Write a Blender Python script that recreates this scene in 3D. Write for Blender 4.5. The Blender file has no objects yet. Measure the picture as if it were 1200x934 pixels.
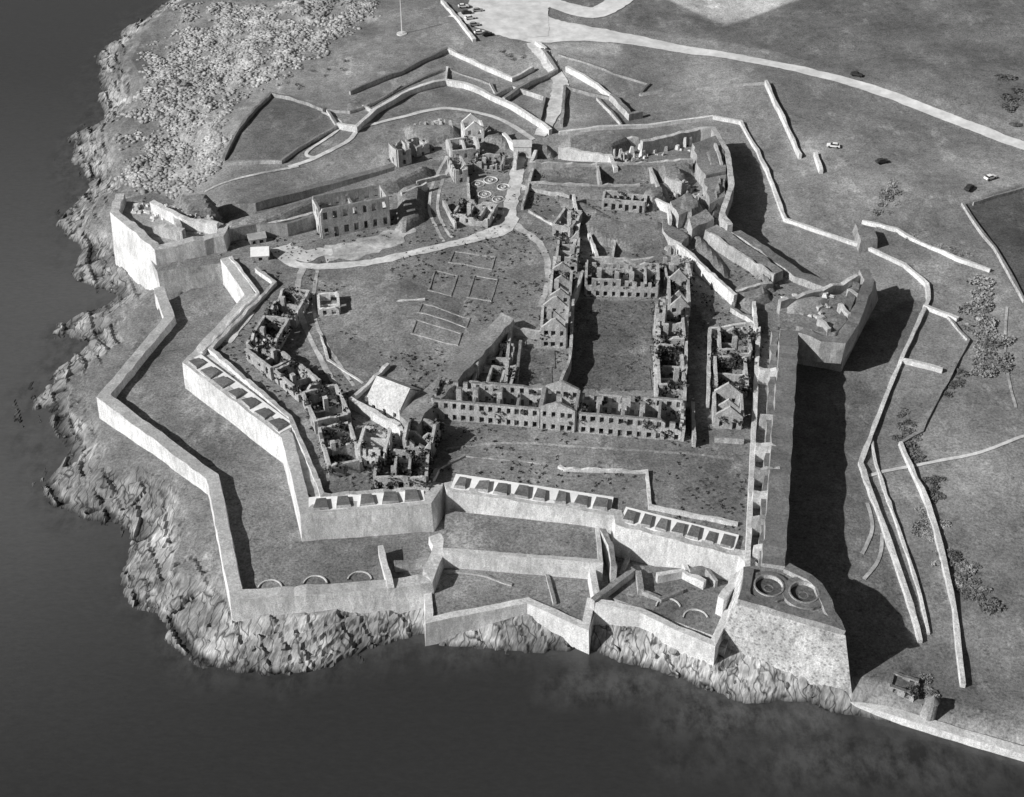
import bpy, math, random, bmesh
import numpy as np
from mathutils import Vector
random.seed(7)
rnd=random.Random(11)
scene=bpy.context.scene
COL=scene.collection
# ---------------------------------------------------------------- camera
CH=190.0; PITCH=math.radians(38.0); FPX=1500.0
cam=bpy.data.cameras.new("camera"); camo=bpy.data.objects.new("camera",cam); COL.objects.link(camo)
camo.location=(0,0,CH); camo.rotation_euler=(math.pi/2-PITCH,0,0)
cam.sensor_width=36; cam.lens=45; cam.clip_start=1; cam.clip_end=12000
scene.camera=camo
scene.view_settings.view_transform='Standard'; scene.view_settings.look='None'; scene.view_settings.exposure=0
SP,CP=math.sin(PITCH),math.cos(PITCH)
def S(u,v,z=0.0):
    """cast an image pixel through the camera to ground metres at level z"""
    x=(u-600)/FPX; y=-(v-467)/FPX  # u, v are image pixel coordinates, taken from the view centre
    dx,dy,dz=x,CP+y*SP,-SP+y*CP
    t=(z-CH)/dz
    return (dx*t,dy*t)
# ---------------------------------------------------------------- light
W=bpy.data.worlds.new("World"); scene.world=W; W.use_nodes=True
nt=W.node_tree; bg=nt.nodes["Background"]
sky=nt.nodes.new("ShaderNodeTexSky"); sky.sky_type='NISHITA'; sky.sun_disc=False
SEL=math.radians(34); 
ld=Vector((math.cos(math.radians(24)),math.sin(math.radians(24)),0)) # horizontal travel dir of light
sky.sun_elevation=SEL
sky.sun_rotation=math.atan2(-ld.x,-ld.y)
bw=nt.nodes.new("ShaderNodeRGBToBW"); nt.links.new(sky.outputs[0],bw.inputs[0]); nt.links.new(bw.outputs[0],bg.inputs[0])
bg.inputs[1].default_value=0.05
sl=bpy.data.lights.new("sun",'SUN'); sl.energy=5.0; sl.angle=math.radians(0.5); sl.color=(1,0.995,0.985)
so=bpy.data.objects.new("sun",sl); COL.objects.link(so)
d=Vector((ld.x*math.cos(SEL),ld.y*math.cos(SEL),-math.sin(SEL)))
so.rotation_euler=d.to_track_quat('-Z','Y').to_euler(); so.location=(-200,100,300)
# ---------------------------------------------------------------- materials
def newmat(name):
    m=bpy.data.materials.new(name); m.use_nodes=True
    n=m.node_tree; p=n.nodes["Principled BSDF"]; p.inputs["Roughness"].default_value=0.95
    p.inputs["Specular IOR Level"].default_value=0.1
    return m,n,p
def M(n,op,a,b=None,clamp=False):
    x=n.nodes.new("ShaderNodeMath"); x.operation=op; x.use_clamp=clamp
    for i,s in enumerate((a,b)):
        if s is None: continue
        if isinstance(s,(int,float)): x.inputs[i].default_value=s
        else: n.links.new(s,x.inputs[i])
    return x.outputs[0]
def NZ(n,pos,scale,detail=3,rough=0.6,sx=None,rot=None):
    t=n.nodes.new("ShaderNodeTexNoise"); t.inputs["Scale"].default_value=scale
    t.inputs["Detail"].default_value=detail; t.inputs["Roughness"].default_value=rough
    if sx:
        if rot:
            m0=n.nodes.new("ShaderNodeMapping"); m0.inputs["Rotation"].default_value=(0,0,rot); n.links.new(pos,m0.inputs[0]); pos=m0.outputs[0]
        mp=n.nodes.new("ShaderNodeMapping"); mp.inputs["Scale"].default_value=sx; n.links.new(pos,mp.inputs[0]); pos=mp.outputs[0]
    n.links.new(pos,t.inputs["Vector"]); return t.outputs["Fac"]
def MR(n,v,a,b,c,d_):
    x=n.nodes.new("ShaderNodeMapRange"); n.links.new(v,x.inputs[0])
    for i,k in enumerate((a,b,c,d_)): x.inputs[i+1].default_value=k
    return x.outputs[0]
def mixv(n,f,a,b):
    x=n.nodes.new("ShaderNodeMix"); x.data_type='FLOAT'
    for i,s in ((0,f),(2,a),(3,b)):
        if isinstance(s,(int,float)): x.inputs[i].default_value=s
        else: n.links.new(s,x.inputs[i])
    return x.outputs[0]
def setcol(n,p,v,bump=None,bs=0.5,bd=0.5):
    n.links.new(v,p.inputs["Base Color"])
    if bump is not None:
        b=n.nodes.new("ShaderNodeBump"); b.inputs["Strength"].default_value=bs; b.inputs["Distance"].default_value=bd
        n.links.new(bump,b.inputs["Height"]); n.links.new(b.outputs[0],p.inputs["Normal"])
def grassval(n,pos,base,c=1.0):
    a=MR(n,NZ(n,pos,0.035,3),0.3,0.7,1-0.35*c,1+0.35*c)
    b=MR(n,NZ(n,pos,0.3,4,0.7),0.3,0.7,1-0.25*c,1+0.25*c)
    f=NZ(n,pos,1.8,6,0.85)
    e=MR(n,f,0.3,0.7,1-0.8*c,1+0.8*c)
    wn=MR(n,NZ(n,pos,0.11,6,0.8,(1,.6,1)),0.55,0.68,1,1+0.7*c)
    dk=MR(n,NZ(n,pos,0.6,4,0.75,(1,1.4,1)),0.56,0.68,1,1-0.5*c)
    v=M(n,'MULTIPLY',M(n,'MULTIPLY',M(n,'MULTIPLY',M(n,'MULTIPLY',a,b),e),wn),dk)
    return M(n,'MULTIPLY',v,base),f
def mat_grass(name,base,c=1.0,bd=0.5):
    m,n,p=newmat(name); pos=n.nodes.new("ShaderNodeNewGeometry").outputs["Position"]
    v,f=grassval(n,pos,base,c); setcol(n,p,v,f,0.5,bd); return m
def mat_stone(name,base,top,topmix=1.0,c=1.0,coarse=0):
    m,n,p=newmat(name); g=n.nodes.new("ShaderNodeNewGeometry"); pos=g.outputs["Position"]
    sep=n.nodes.new("ShaderNodeSeparateXYZ"); n.links.new(g.outputs["True Normal"],sep.inputs[0])
    up=MR(n,sep.outputs[2],0.55,0.8,0,topmix)
    a=MR(n,NZ(n,pos,0.1,4,0.65),0.3,0.7,1-0.3*c,1+0.25*c)
    b=MR(n,NZ(n,pos,0.9,5,0.75,(1,1,0.3)),0.3,0.7,1-0.4*c,1+0.3*c)
    f=NZ(n,pos,3.4,4,0.8); e=MR(n,f,0.3,0.7,1-0.5*c,1+0.45*c)
    st=M(n,'MULTIPLY',M(n,'MULTIPLY',M(n,'MULTIPLY',a,b),e),base)
    if coarse:
        w=n.nodes.new("ShaderNodeTexVoronoi"); w.inputs["Scale"].default_value=1.1; n.links.new(pos,w.inputs["Vector"])
        st=M(n,'MULTIPLY',st,MR(n,w.outputs["Distance"],0.05,0.45,0.45,1.15))
    bl=MR(n,NZ(n,pos,0.5,6,0.75,(1,1,.6)),0.56,0.68,0,0.55*c)
    st=mixv(n,bl,st,max(top*0.7,.1))
    gv,_=grassval(n,pos,top,0.7)
    v=mixv(n,up,st,gv); setcol(n,p,v,f,0.7,0.35); return m
def mat_flat(name,base,rough=0.9,c=0.3,sc=1.5):
    m,n,p=newmat(name); pos=n.nodes.new("ShaderNodeNewGeometry").outputs["Position"]
    v=M(n,'MULTIPLY',M(n,'MULTIPLY',MR(n,NZ(n,pos,sc,5,0.75),0.3,0.7,1-c,1+c),MR(n,NZ(n,pos,0.15,3),0.3,0.7,1-c,1+c)),base)
    setcol(n,p,v); p.inputs["Roughness"].default_value=rough; return m
MG=mat_grass("fort_grass",0.21); MGD=mat_grass("dark_grass",0.1); MGL=mat_grass("dry_grass",0.31,0.9); MGC=mat_grass("overgrown_yard",0.145,1.1)
MS=mat_stone("limestone",0.56,0.25); MSL=mat_stone("pale_limestone",0.78,0.58,0.8,0.75); MSD=mat_stone("weathered_stone",0.4,0.18)
MSR=mat_stone("ruin_stone",0.5,0.45,0.9,1.0); MSG=mat_stone("rampart_stone",0.44,0.17); MSE=mat_stone("seaward_stone",0.76,0.46,0.9,0.8)
MSC=mat_stone("coarse_stone",0.56,0.17,1,1.0,1)
MP=mat_flat("gravel",0.55,0.95,0.25,0.8); MPD=mat_flat("worn_track",0.4,0.95,0.4,0.9); MRD=mat_flat("pale_road",0.62,0.9,0.12,0.3)
MSLATE=mat_flat("slate_roof",0.42,0.6,0.25,1.5); MWH=mat_flat("whitewash",0.8,0.8,0.12)
MIV=mat_flat("foliage",0.055,0.9,0.7,0.9); MBU=mat_flat("scrub_foliage",0.26,0.9,0.5,0.7); MBM=mat_flat("grey_foliage",0.14,0.9,0.5,0.7)
MCW=mat_flat("car_paint_pale",0.8,0.3,0.02); MCD=mat_flat("car_paint_dark",0.05,0.3,0.05); MCG=mat_flat("car_paint_mid",0.3,0.3,0.05)
MGLS=mat_flat("glass",0.03,0.1,0.02); MTY=mat_flat("rubber",0.02,0.9,0.05)
def rockval(n,pos,vs):
    a=MR(n,NZ(n,pos,0.09,5,0.65),0.35,0.65,0.5,1.35); b=NZ(n,pos,0.5,7,0.75,(3.4,.28,1.0),.35); r=MR(n,b,0.32,0.68,0.35,1.5)
    w=n.nodes.new("ShaderNodeTexVoronoi"); w.feature='DISTANCE_TO_EDGE'; w.inputs["Scale"].default_value=vs
    nzv=n.nodes.new("ShaderNodeTexNoise"); nzv.inputs["Scale"].default_value=.25; n.links.new(pos,nzv.inputs["Vector"])
    vm=n.nodes.new("ShaderNodeVectorMath"); vm.operation='MULTIPLY_ADD'; n.links.new(nzv.outputs["Color"],vm.inputs[0]); vm.inputs[1].default_value=(4,4,4); n.links.new(pos,vm.inputs[2])
    mp=n.nodes.new("ShaderNodeMapping"); mp.inputs["Scale"].default_value=(1.8,.3,.6); mp.inputs["Rotation"].default_value=(0,0,.35); n.links.new(vm.outputs[0],mp.inputs[0]); n.links.new(mp.outputs[0],w.inputs["Vector"])
    ck=MR(n,w.outputs["Distance"],0.0,0.06,0.2,1)
    return M(n,'MULTIPLY',M(n,'MULTIPLY',a,r),ck),b
def mat_rock(name,base):
    m,n,p=newmat(name); pos=n.nodes.new("ShaderNodeNewGeometry").outputs["Position"]
    v,b=rockval(n,pos,.4)
    sep=n.nodes.new("ShaderNodeSeparateXYZ"); n.links.new(pos,sep.inputs[0]); wet=MR(n,sep.outputs[2],-14.0,-12.8,0.3,1)
    setcol(n,p,M(n,'MULTIPLY',M(n,'MULTIPLY',v,wet),base),b,0.5,0.4); return m
MRK=mat_rock("shore_rock",0.34)
def mat_terrain():
    m,n,p=newmat("terrain_ground"); pos=n.nodes.new("ShaderNodeNewGeometry").outputs["Position"]
    at=n.nodes.new("ShaderNodeAttribute"); at.attribute_name="tone"
    ar=n.nodes.new("ShaderNodeAttribute"); ar.attribute_name="rock"
    g,f=grassval(n,pos,1.0,0.9)
    r,r1=rockval(n,pos,.26)
    k=mixv(n,ar.outputs["Fac"],g,r)
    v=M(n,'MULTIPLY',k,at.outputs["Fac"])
    h=mixv(n,ar.outputs["Fac"],f,r1)
    setcol(n,p,v,h,0.5,0.4); return m
MT=mat_terrain()
def mat_sea():
    m,n,p=newmat("sea_water"); pos=n.nodes.new("ShaderNodeNewGeometry").outputs["Position"]
    at=n.nodes.new("ShaderNodeAttribute"); at.attribute_name="shoal"
    at_sheen=n.nodes.new("ShaderNodeAttribute"); at_sheen.attribute_name="depth"  # depth attribute: painted sky-reflection and falloff tone, not depth of water
    b=MR(n,NZ(n,pos,0.22,5,0.7,(1.2,.8,1)),0.36,0.62,0.25,1.35)
    fr=MR(n,NZ(n,pos,0.9,4,0.7,(.6,1.6,1)),0.3,0.7,0.9,1.1)
    v=mixv(n,at.outputs["Fac"],M(n,'MULTIPLY',fr,at_sheen.outputs["Fac"]),M(n,'MULTIPLY',b,0.075))
    w=NZ(n,pos,0.8,5,0.65,(.7,1.7,1))
    setcol(n,p,v,w,0.3,0.2); p.inputs["Roughness"].default_value=0.25; p.inputs["Specular IOR Level"].default_value=0.5
    return m
MSEA=mat_sea()
# ---------------------------------------------------------------- helpers
class MB:
    def __init__(s): s.v=[]; s.f=[]; s.m=[]
    def add(s,vs,fs,mi=0):
        o=len(s.v); s.v+= [tuple(a) for a in vs]
        for f in fs: s.f.append([i+o for i in f]); s.m.append(mi)
    def hexa(s,b,t,mi=0):
        s.add(list(b)+list(t),[(3,2,1,0),(4,5,6,7),(0,1,5,4),(1,2,6,5),(2,3,7,6),(3,0,4,7)],mi)
    def box(s,cx,cy,z0,sx,sy,h,ang=0,mi=0,taper=0):
        c,sn=math.cos(ang),math.sin(ang)
        def q(a,b,z): return (cx+a*c-b*sn,cy+a*sn+b*c,z)
        k=1-taper
        s.hexa([q(-sx/2,-sy/2,z0),q(sx/2,-sy/2,z0),q(sx/2,sy/2,z0),q(-sx/2,sy/2,z0)],
               [q(-sx/2*k,-sy/2*k,z0+h),q(sx/2*k,-sy/2*k,z0+h),q(sx/2*k,sy/2*k,z0+h),q(-sx/2*k,sy/2*k,z0+h)],mi)
def obj_from(mb,name,mats,parent=None,label=None,cat=None,kind=None,group=None,smooth=False):
    a=np.array(mb.v); o=np.array([a[:,0].mean(),a[:,1].mean(),a[:,2].min()])
    me=bpy.data.meshes.new(name); me.from_pydata((a-o).tolist(),[],mb.f)
    for m in mats: me.materials.append(m)
    if len(mats)>1: me.polygons.foreach_set("material_index",mb.m)
    if smooth: me.polygons.foreach_set("use_smooth",[True]*len(mb.f))
    me.update()
    ob=bpy.data.objects.new(name,me); COL.objects.link(ob)
    if parent is not None:
        ob.parent=parent; ob.location=Vector(o)-parent.location
    else: ob.location=o
    if label: ob["label"]=label
    if cat: ob["category"]=cat
    if kind: ob["kind"]=kind
    if group: ob["group"]=group
    return ob
def empty(name,loc,label,cat,group=None):
    e=bpy.data.objects.new(name,None); COL.objects.link(e); e.location=loc; e["label"]=label; e["category"]=cat
    if group: e["group"]=group
    e.empty_display_size=1; return e
def resample(P,step):
    out=[]
    for i in range(len(P)-1):
        a=np.array(P[i],float); b=np.array(P[i+1],float); L=np.linalg.norm((b-a)[:2]); k=max(1,int(L/step))
        for j in range(k): out.append(a+(b-a)*j/k)
    out.append(np.array(P[-1],float)); return out
def offs(P,i):
    a=P[max(i-1,0)][:2]; b=P[i][:2]; c=P[min(i+1,len(P)-1)][:2]
    d1=b-a; d2=c-b
    if np.linalg.norm(d1)<1e-6: d1=d2
    if np.linalg.norm(d2)<1e-6: d2=d1
    d1=d1/np.linalg.norm(d1); d2=d2/np.linalg.norm(d2)
    n1=np.array([-d1[1],d1[0]]); n2=np.array([-d2[1],d2[0]])
    m=n1+n2; L=np.linalg.norm(m)
    if L<0.3: return n1
    m/=L; return m/max(0.45,m.dot(n1))
def noise2(x,y,seed=0):
    x=np.asarray(x,float); y=np.asarray(y,float)
    xi=np.floor(x).astype(np.int64); yi=np.floor(y).astype(np.int64); fx=x-xi; fy=y-yi
    fx=fx*fx*(3-2*fx); fy=fy*fy*(3-2*fy)
    def h(a,b):
        k=(a*374761393+b*668265263+seed*1442695041)&0xffffffff
        k=((k^(k>>13))*1274126177)&0xffffffff
        return ((k^(k>>16))&0xffff)/65535.0
    return (h(xi,yi)*(1-fx)+h(xi+1,yi)*fx)*(1-fy)+(h(xi,yi+1)*(1-fx)+h(xi+1,yi+1)*fx)*fy
def fbm(x,y,s,o=4,seed=0):
    t=0;a=1;n=0
    for i in range(o): t=t+a*noise2(np.asarray(x)/s,np.asarray(y)/s,seed+i); n+=a; a*=0.5; s*=0.5
    return t/n
def sdist(x,y,P):
    x=np.asarray(x,float); y=np.asarray(y,float); dmin=np.full(x.shape,1e9); ins=np.zeros(x.shape,bool)
    n=len(P)
    for i in range(n):
        ax,ay=P[i]; bx,by=P[(i+1)%n]; ex,ey=bx-ax,by-ay; L=ex*ex+ey*ey
        t=np.clip(((x-ax)*ex+(y-ay)*ey)/L,0,1)
        dmin=np.minimum(dmin,np.hypot(x-ax-t*ex,y-ay-t*ey))
        if ay!=by:
            c=((ay>y)!=(by>y))&(x<(bx-ax)*(y-ay)/(by-ay)+ax); ins^=c
    return np.where(ins,dmin,-dmin)
def prism(name,uv,zt,zb,mats,label=None,cat=None,kind=None,uvb=None,parent=None,world=False,slope=0,rough=0,step=2.5):
    T=[np.array(p if world else S(p[0],p[1],zt),float) for p in uv]
    B=T if uvb is None else [np.array(S(p[0],p[1],zb)) for p in uvb]
    A=sum(T[i][0]*T[(i+1)%len(T)][1]-T[(i+1)%len(T)][0]*T[i][1] for i in range(len(T)))
    if A<0: T=T[::-1]; B=B[::-1]
    if uvb is None and slope:
        n=len(T); B=[]
        for i in range(n):
            d1=T[i]-T[i-1]; d2=T[(i+1)%n]-T[i]; d1=d1/np.linalg.norm(d1); d2=d2/np.linalg.norm(d2)
            n1=np.array([d1[1],-d1[0]]); n2=np.array([d2[1],-d2[0]]); m=n1+n2; L=np.linalg.norm(m); m=m/L if L>.2 else n1
            B.append(T[i]+m/max(.5,m.dot(n1))*slope)
    if rough:
        T2=[];B2=[]
        for i in range(len(T)):
            a,b=T[i],T[(i+1)%len(T)]; a2,b2=B[i],B[(i+1)%len(T)]; k=max(1,int(np.linalg.norm(b-a)/step))
            for j in range(k):
                o=np.array([rnd.uniform(-rough,rough),rnd.uniform(-rough,rough)])
                T2.append(a+(b-a)*j/k+o); B2.append(a2+(b2-a2)*j/k+o*.5)
        T,B=T2,B2
    n=len(T); mb=MB()
    mb.add([(x,y,zt) for x,y in T],[list(range(n))],0)
    mb.add([(x,y,zt) for x,y in T]+[(x,y,zb) for x,y in B],[(i,n+i,n+(i+1)%n,(i+1)%n) for i in range(n)],1)
    return obj_from(mb,name,mats,parent,label,cat,kind)
def mound(uv,z0,h,mat,label,edge=4.0,name="earth_bank",amp=.6,kind=None):
    P=np.array([S(u,v,z0) for u,v in uv]); x0,y0=P.min(0)-1; x1,y1=P.max(0)+1; st=1.1
    gx=np.arange(x0,x1,st); gy=np.arange(y0,y1,st); XX,YY=np.meshgrid(gx,gy)
    s=sdist(XX.ravel(),YY.ravel(),P).reshape(XX.shape)
    t=np.clip(s/edge,0,1); z=z0-.15+(h+.15)*(t*t*(3-2*t))**.7+ t*amp*(fbm(XX,YY,4,3,17)-.3)
    mb=MB(); ids=-np.ones(XX.shape,int); ok=s>-.8
    vs=[]
    for j in range(len(gy)):
        for i in range(len(gx)):
            if ok[j,i]: ids[j,i]=len(vs); vs.append((XX[j,i],YY[j,i],z[j,i] if s[j,i]>0 else z0-.6))
    fs=[(ids[j,i],ids[j,i+1],ids[j+1,i+1],ids[j+1,i]) for j in range(len(gy)-1) for i in range(len(gx)-1) if ok[j,i] and ok[j,i+1] and ok[j+1,i] and ok[j+1,i+1]]
    if not fs: return
    mb.add(vs,fs); return obj_from(mb,name,[mat],None,label,None if kind else "earth bank",kind,smooth=False)
def strip(mb,P,w,side,zb,bat=0.0,jz=0.12,jx=0.08,step=2.5,mi=0,follow=None):
    Q=resample(P,step); n=len(Q); vs=[]
    for i,q in enumerate(Q):
        o=offs(Q,i)
        a,b={'L':(0,w),'R':(-w,0),'C':(-w/2,w/2)}[side]
        z=q[2]+rnd.uniform(-jz,jz); z2=z+rnd.uniform(-jz,jz)*0.5
        ja=rnd.uniform(-jx,jx); jb=rnd.uniform(-jx,jx)
        base=zb if follow is None else follow(q[0],q[1])-1.0
        pa=q[:2]+o*(a+ja); pb=q[:2]+o*(b+jb); pa0=q[:2]+o*(a-bat); pb0=q[:2]+o*(b+bat)
        vs+=[(pa0[0],pa0[1],base),(pa[0],pa[1],z),(pb[0],pb[1],z2),(pb0[0],pb0[1],base)]
    fs=[]
    for i in range(n-1):
        k=4*i; 
        fs+=[(k,k+4,k+5,k+1),(k+1,k+5,k+6,k+2),(k+2,k+6,k+7,k+3)]
    fs+=[(0,1,2,3),(4*n-1,4*n-2,4*n-3,4*n-4)]
    mb.add(vs,fs,mi)
def wall(name,uv,zt,zb,w,side,mat,label,cat="wall",bat=0.0,jz=0.12,jx=0.08,terr=False,h=1.5,step=2.5,group=None):
    mb=MB()
    if terr:
        P=[]
        for u,v in uv:
            x,y,z=G(u,v); P.append((x,y,z+h))
        Q=resample(P,4.0); P=[(q[0],q[1],float(Hs(q[0],q[1]))+h) for q in Q]
        strip(mb,P,w,side,0,bat,jz,jx,step,follow=Hs)
    else:
        zz=zt if isinstance(zt,(list,tuple)) else [zt]*len(uv)
        P=[(*S(u,v,z_),z_) for (u,v),z_ in zip(uv,zz)]
        strip(mb,P,w,side,zb,bat,jz,jx,step)
    return obj_from(mb,name,[mat],None,label,cat,group=group)
# ---------------------------------------------------------------- terrain
SEAZ=-14.0
coast_uv=[(195,0),(160,22),(115,52),(96,90),(112,135),(80,165),(74,200),(92,228),(66,262),(64,300),(100,322),(112,345),(58,392),(86,405),(56,430),(24,470),(22,505),(44,540),(46,575),(76,608),(136,620),(146,655),(166,704),(214,724),(204,752),(238,786),(330,800),(420,782),(492,756),(530,770),(610,772),(680,764),(760,790),(815,810),(880,818),(950,828),(1000,840),(1090,860),(1200,890)]
C=[S(u,v,SEAZ) for u,v in coast_uv]
land=[(150,2600),(-60,1200),(-100,800),(-118,640)]+C+[(230,122),(500,60),(2800,-200),(2800,2600)]
LP=np.array(land)
ctl=[(960,420,-6),(970,500,-6),(960,600,-6),(1000,700,-7),(1030,760,-9),(1050,360,-5),(900,250,-4),(880,200,-4),(950,300,-4),
(1100,400,-4),(1150,500,-5),(1100,600,-6),(1150,700,-8),(1180,820,-11.5),(1100,800,-10.5),(1180,300,-2),(1100,200,0),(1000,150,0),(1150,80,4),(900,80,1),(700,60,0.5),(560,20,0.5),(1000,20,4),(1200,0,8),(800,0,2),
(450,60,-1),(350,60,-3),(250,100,-6),(180,180,-9),(200,60,-9),(320,150,-2),(450,170,-2),(300,230,-3),(600,130,-2.5),(740,140,-2.5),(600,100,-2),(800,120,-1.5),(400,10,-3),(250,10,-7),
(300,450,-9),(250,400,-9),(500,620,-10.5),(600,680,-10.5),(600,400,-7),(400,400,-7),(700,250,-6),(600,230,-6),(850,600,-9),(400,650,-9.5),(250,600,-9.5),(170,460,-10.8),(140,440,-10.5),(210,580,-9.6),(240,690,-9.2),(300,735,-9.2),(360,735,-9.2),(430,730,-9.2),(800,400,-7),(200,280,-10),(500,300,-6),(150,260,-10),(560,740,-10),(640,735,-10),(700,700,-10),(760,760,-8.5),(820,780,-9),(900,760,-10.5)]
CW=np.array([(*S(u,v,z),z) for u,v,z in ctl]+[(0,900,10),(400,900,25),(500,400,8),(600,1500,40),(400,200,-8),(0,1500,40)])
def Hland(x,y):
    num=0;den=0
    for cx,cy,cz in CW:
        w=1.0/(((x-cx)**2+(y-cy)**2+90.0)**2); num=num+w*cz; den=den+w
    return num/den
scrub_uv=[(205,5),(330,0),(440,5),(435,30),(400,60),(350,95),(300,112),(258,185),(245,215),(190,228),(140,215),(135,160),(150,100),(165,60)]
SCR=np.array([S(u,v,-6) for u,v in scrub_uv])
def shorefac(x,y):
    rx=np.clip((x-60)/8,0,1)*np.clip((235-y)/20,0,1); fx=np.clip((x+24)/8,0,1)*np.clip((210-y)/10,0,1)*(1-rx); bl=np.clip((x+100)/12,0,1)*np.clip((212-y)/10,0,1)*(1-fx)*(1-rx)
    return rx,fx,bl
def Hfield(x,y):
    x=np.asarray(x,float); y=np.asarray(y,float)
    rx,fx,bl=shorefac(x,y)
    sd=sdist(x,y,LP); wob=(fbm(x,y,16,5,5)-0.5)*17*(1-rx)*(1-.5*fx); sd2=sd+wob*np.clip(1-np.abs(sd)/25,0,1)
    hl=Hland(x,y)+(fbm(x,y,30,3,1)-0.5)*1.6+(fbm(x,y,7,2,91)-.5)*.5
    wd=19-4*bl-11*fx-13*rx
    t=np.clip(sd2/wd,0,1); t2=t**(1.0-.4*bl-.35*fx)
    h=np.where(sd2>0,(-14.5)+(hl+14.5)*t2,-14.5+np.maximum(sd2,-30)*0.07)
    # bedded ledges: terraces with sharp risers, dipping gently along the strike
    zone=np.clip((17-sd2)/4,0,1)*np.clip((sd2+14)/6,0,1)*(1-rx)
    s=x*0.92+y*0.39+(fbm(x,y,24,2,41)-.5)*12; q=-x*0.39+y*0.92+(fbm(x,y,13,2,43)-.5)*7
    stp=.95; dip=(s/4.0-np.floor(s/4.0)-.5)*.9; k=(h+1.0*(fbm(x,y,16,3,61)-.5)*2)/stp; fl=np.floor(k); fr=k-fl
    terr=stp*(fl+np.clip((fr-.82)/.18,0,1))+.45*dip
    bi=np.floor(s/4.0); qq=q/10.0+noise2(bi,bi*0,7)*5; qf=qq-np.floor(qq)
    terr=terr-.7*np.exp(-((np.minimum(qf,1-qf))/.04)**2)+(noise2(bi,np.floor(qq),55)-.5)*.6+(fbm(x,y,3,2,77)-.5)*.2
    h=h*(1-zone)+terr*zone
    ss=sdist(x,y,SCR)+(fbm(x,y,12,3,71)-.5)*18; sm=np.clip(ss/9,0,1)*np.clip(fbm(x,y,9,3,73)*3-.6,0,1)*np.clip((sd2-8)/8,0,1)
    h=h+sm*(fbm(x,y,3.2,3,21)-0.4)*1.6
    return h,sd2,sm
def Hs(x,y):
    return float(Hfield(np.array([x]),np.array([y]))[0][0])
def G(u,v):
    z=-3.0
    for _ in range(7):
        x,y=S(u,v,z); z=0.4*z+0.6*float(Hland(x,y))
    return x,y,z
def axis(parts):
    out=[parts[0][0]]
    for a,b,st in parts:
        k=max(1,int(round((b-a)/st)))
        out+= [a+(b-a)*(i+1)/k for i in range(k)]
    return np.array(out)
xs=axis([(-3000,-1000,250),(-1000,-300,50),(-300,-165,4),(-165,75,0.6),(75,175,1.2),(175,330,3),(330,1000,40),(1000,3000,250)])
ys=axis([(-600,60,60),(60,132,5),(132,330,0.65),(330,560,1.5),(560,800,12),(800,1500,60),(1500,3000,250)])
X,Y=np.meshgrid(xs,ys); Hh,SD,SM=Hfield(X.ravel(),Y.ravel())
nx,ny=len(xs),len(ys)
V=np.column_stack([X.ravel(),Y.ravel(),Hh])
idx=np.arange(nx*ny).reshape(ny,nx)
F=np.column_stack([idx[:-1,:-1].ravel(),idx[:-1,1:].ravel(),idx[1:,1:].ravel(),idx[1:,:-1].ravel()])
me=bpy.data.meshes.new("terrain"); me.from_pydata(V.tolist(),[],F.tolist()); me.materials.append(MT)
x,y=V[:,0],V[:,1]
RX,FX,BLF=shorefac(x,y)
rock=np.clip((14+9*(fbm(x,y,8,3,88)-.5)*2-11.5*RX-SD)/2.5,0,1)
tone=0.22*(0.6+0.8*fbm(x,y,40,3,2))
tone=tone*(1-rock)+rock*(0.38+0.34*(fbm(x,y,16,3,4)-0.5))
wet=np.clip((-13.0-V[:,2])/.7,0,1)*rock; tone=tone*(1-0.8*wet)
tone=tone*(1-SM)+SM*0.32*(0.6+0.9*fbm(x,y,6,3,8))
def field(uv,val,soft=2.0):
    global tone
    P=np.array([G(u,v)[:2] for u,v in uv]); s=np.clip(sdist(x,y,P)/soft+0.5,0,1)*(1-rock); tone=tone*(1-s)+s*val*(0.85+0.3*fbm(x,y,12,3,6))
field([(728,18),(745,33),(900,58),(1200,150),(1250,-30),(940,-30),(850,30),(800,14),(770,-20)],0.15)
field([(772,-4),(850,29),(945,-4)],0.46)
field([(1130,240),(1200,215),(1230,330),(1200,360),(1160,290)],0.1)
field([(262,192),(316,112),(384,128),(388,150),(340,190)],0.15)
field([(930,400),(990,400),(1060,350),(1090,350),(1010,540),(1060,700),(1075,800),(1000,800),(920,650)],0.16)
field([(1080,500),(1200,470),(1230,560),(1110,600)],0.26,10)
field([(620,60),(660,50),(720,50),(740,70),(700,66),(655,60)],0.34,4)
field([(1010,800),(1100,830),(1200,862),(1200,870),(1090,845),(1000,815)],0.34,3)
for nm,arr in (("tone",tone),("rock",rock*(1-SM))):
    at=me.attributes.new(nm,'FLOAT','POINT'); at.data.foreach_set("value",arr.astype(np.float32))
me.update()
ob=bpy.data.objects.new("terrain",me); COL.objects.link(ob); ob["kind"]="structure"; ob["label"]="grassy headland with rocky shore"
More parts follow.
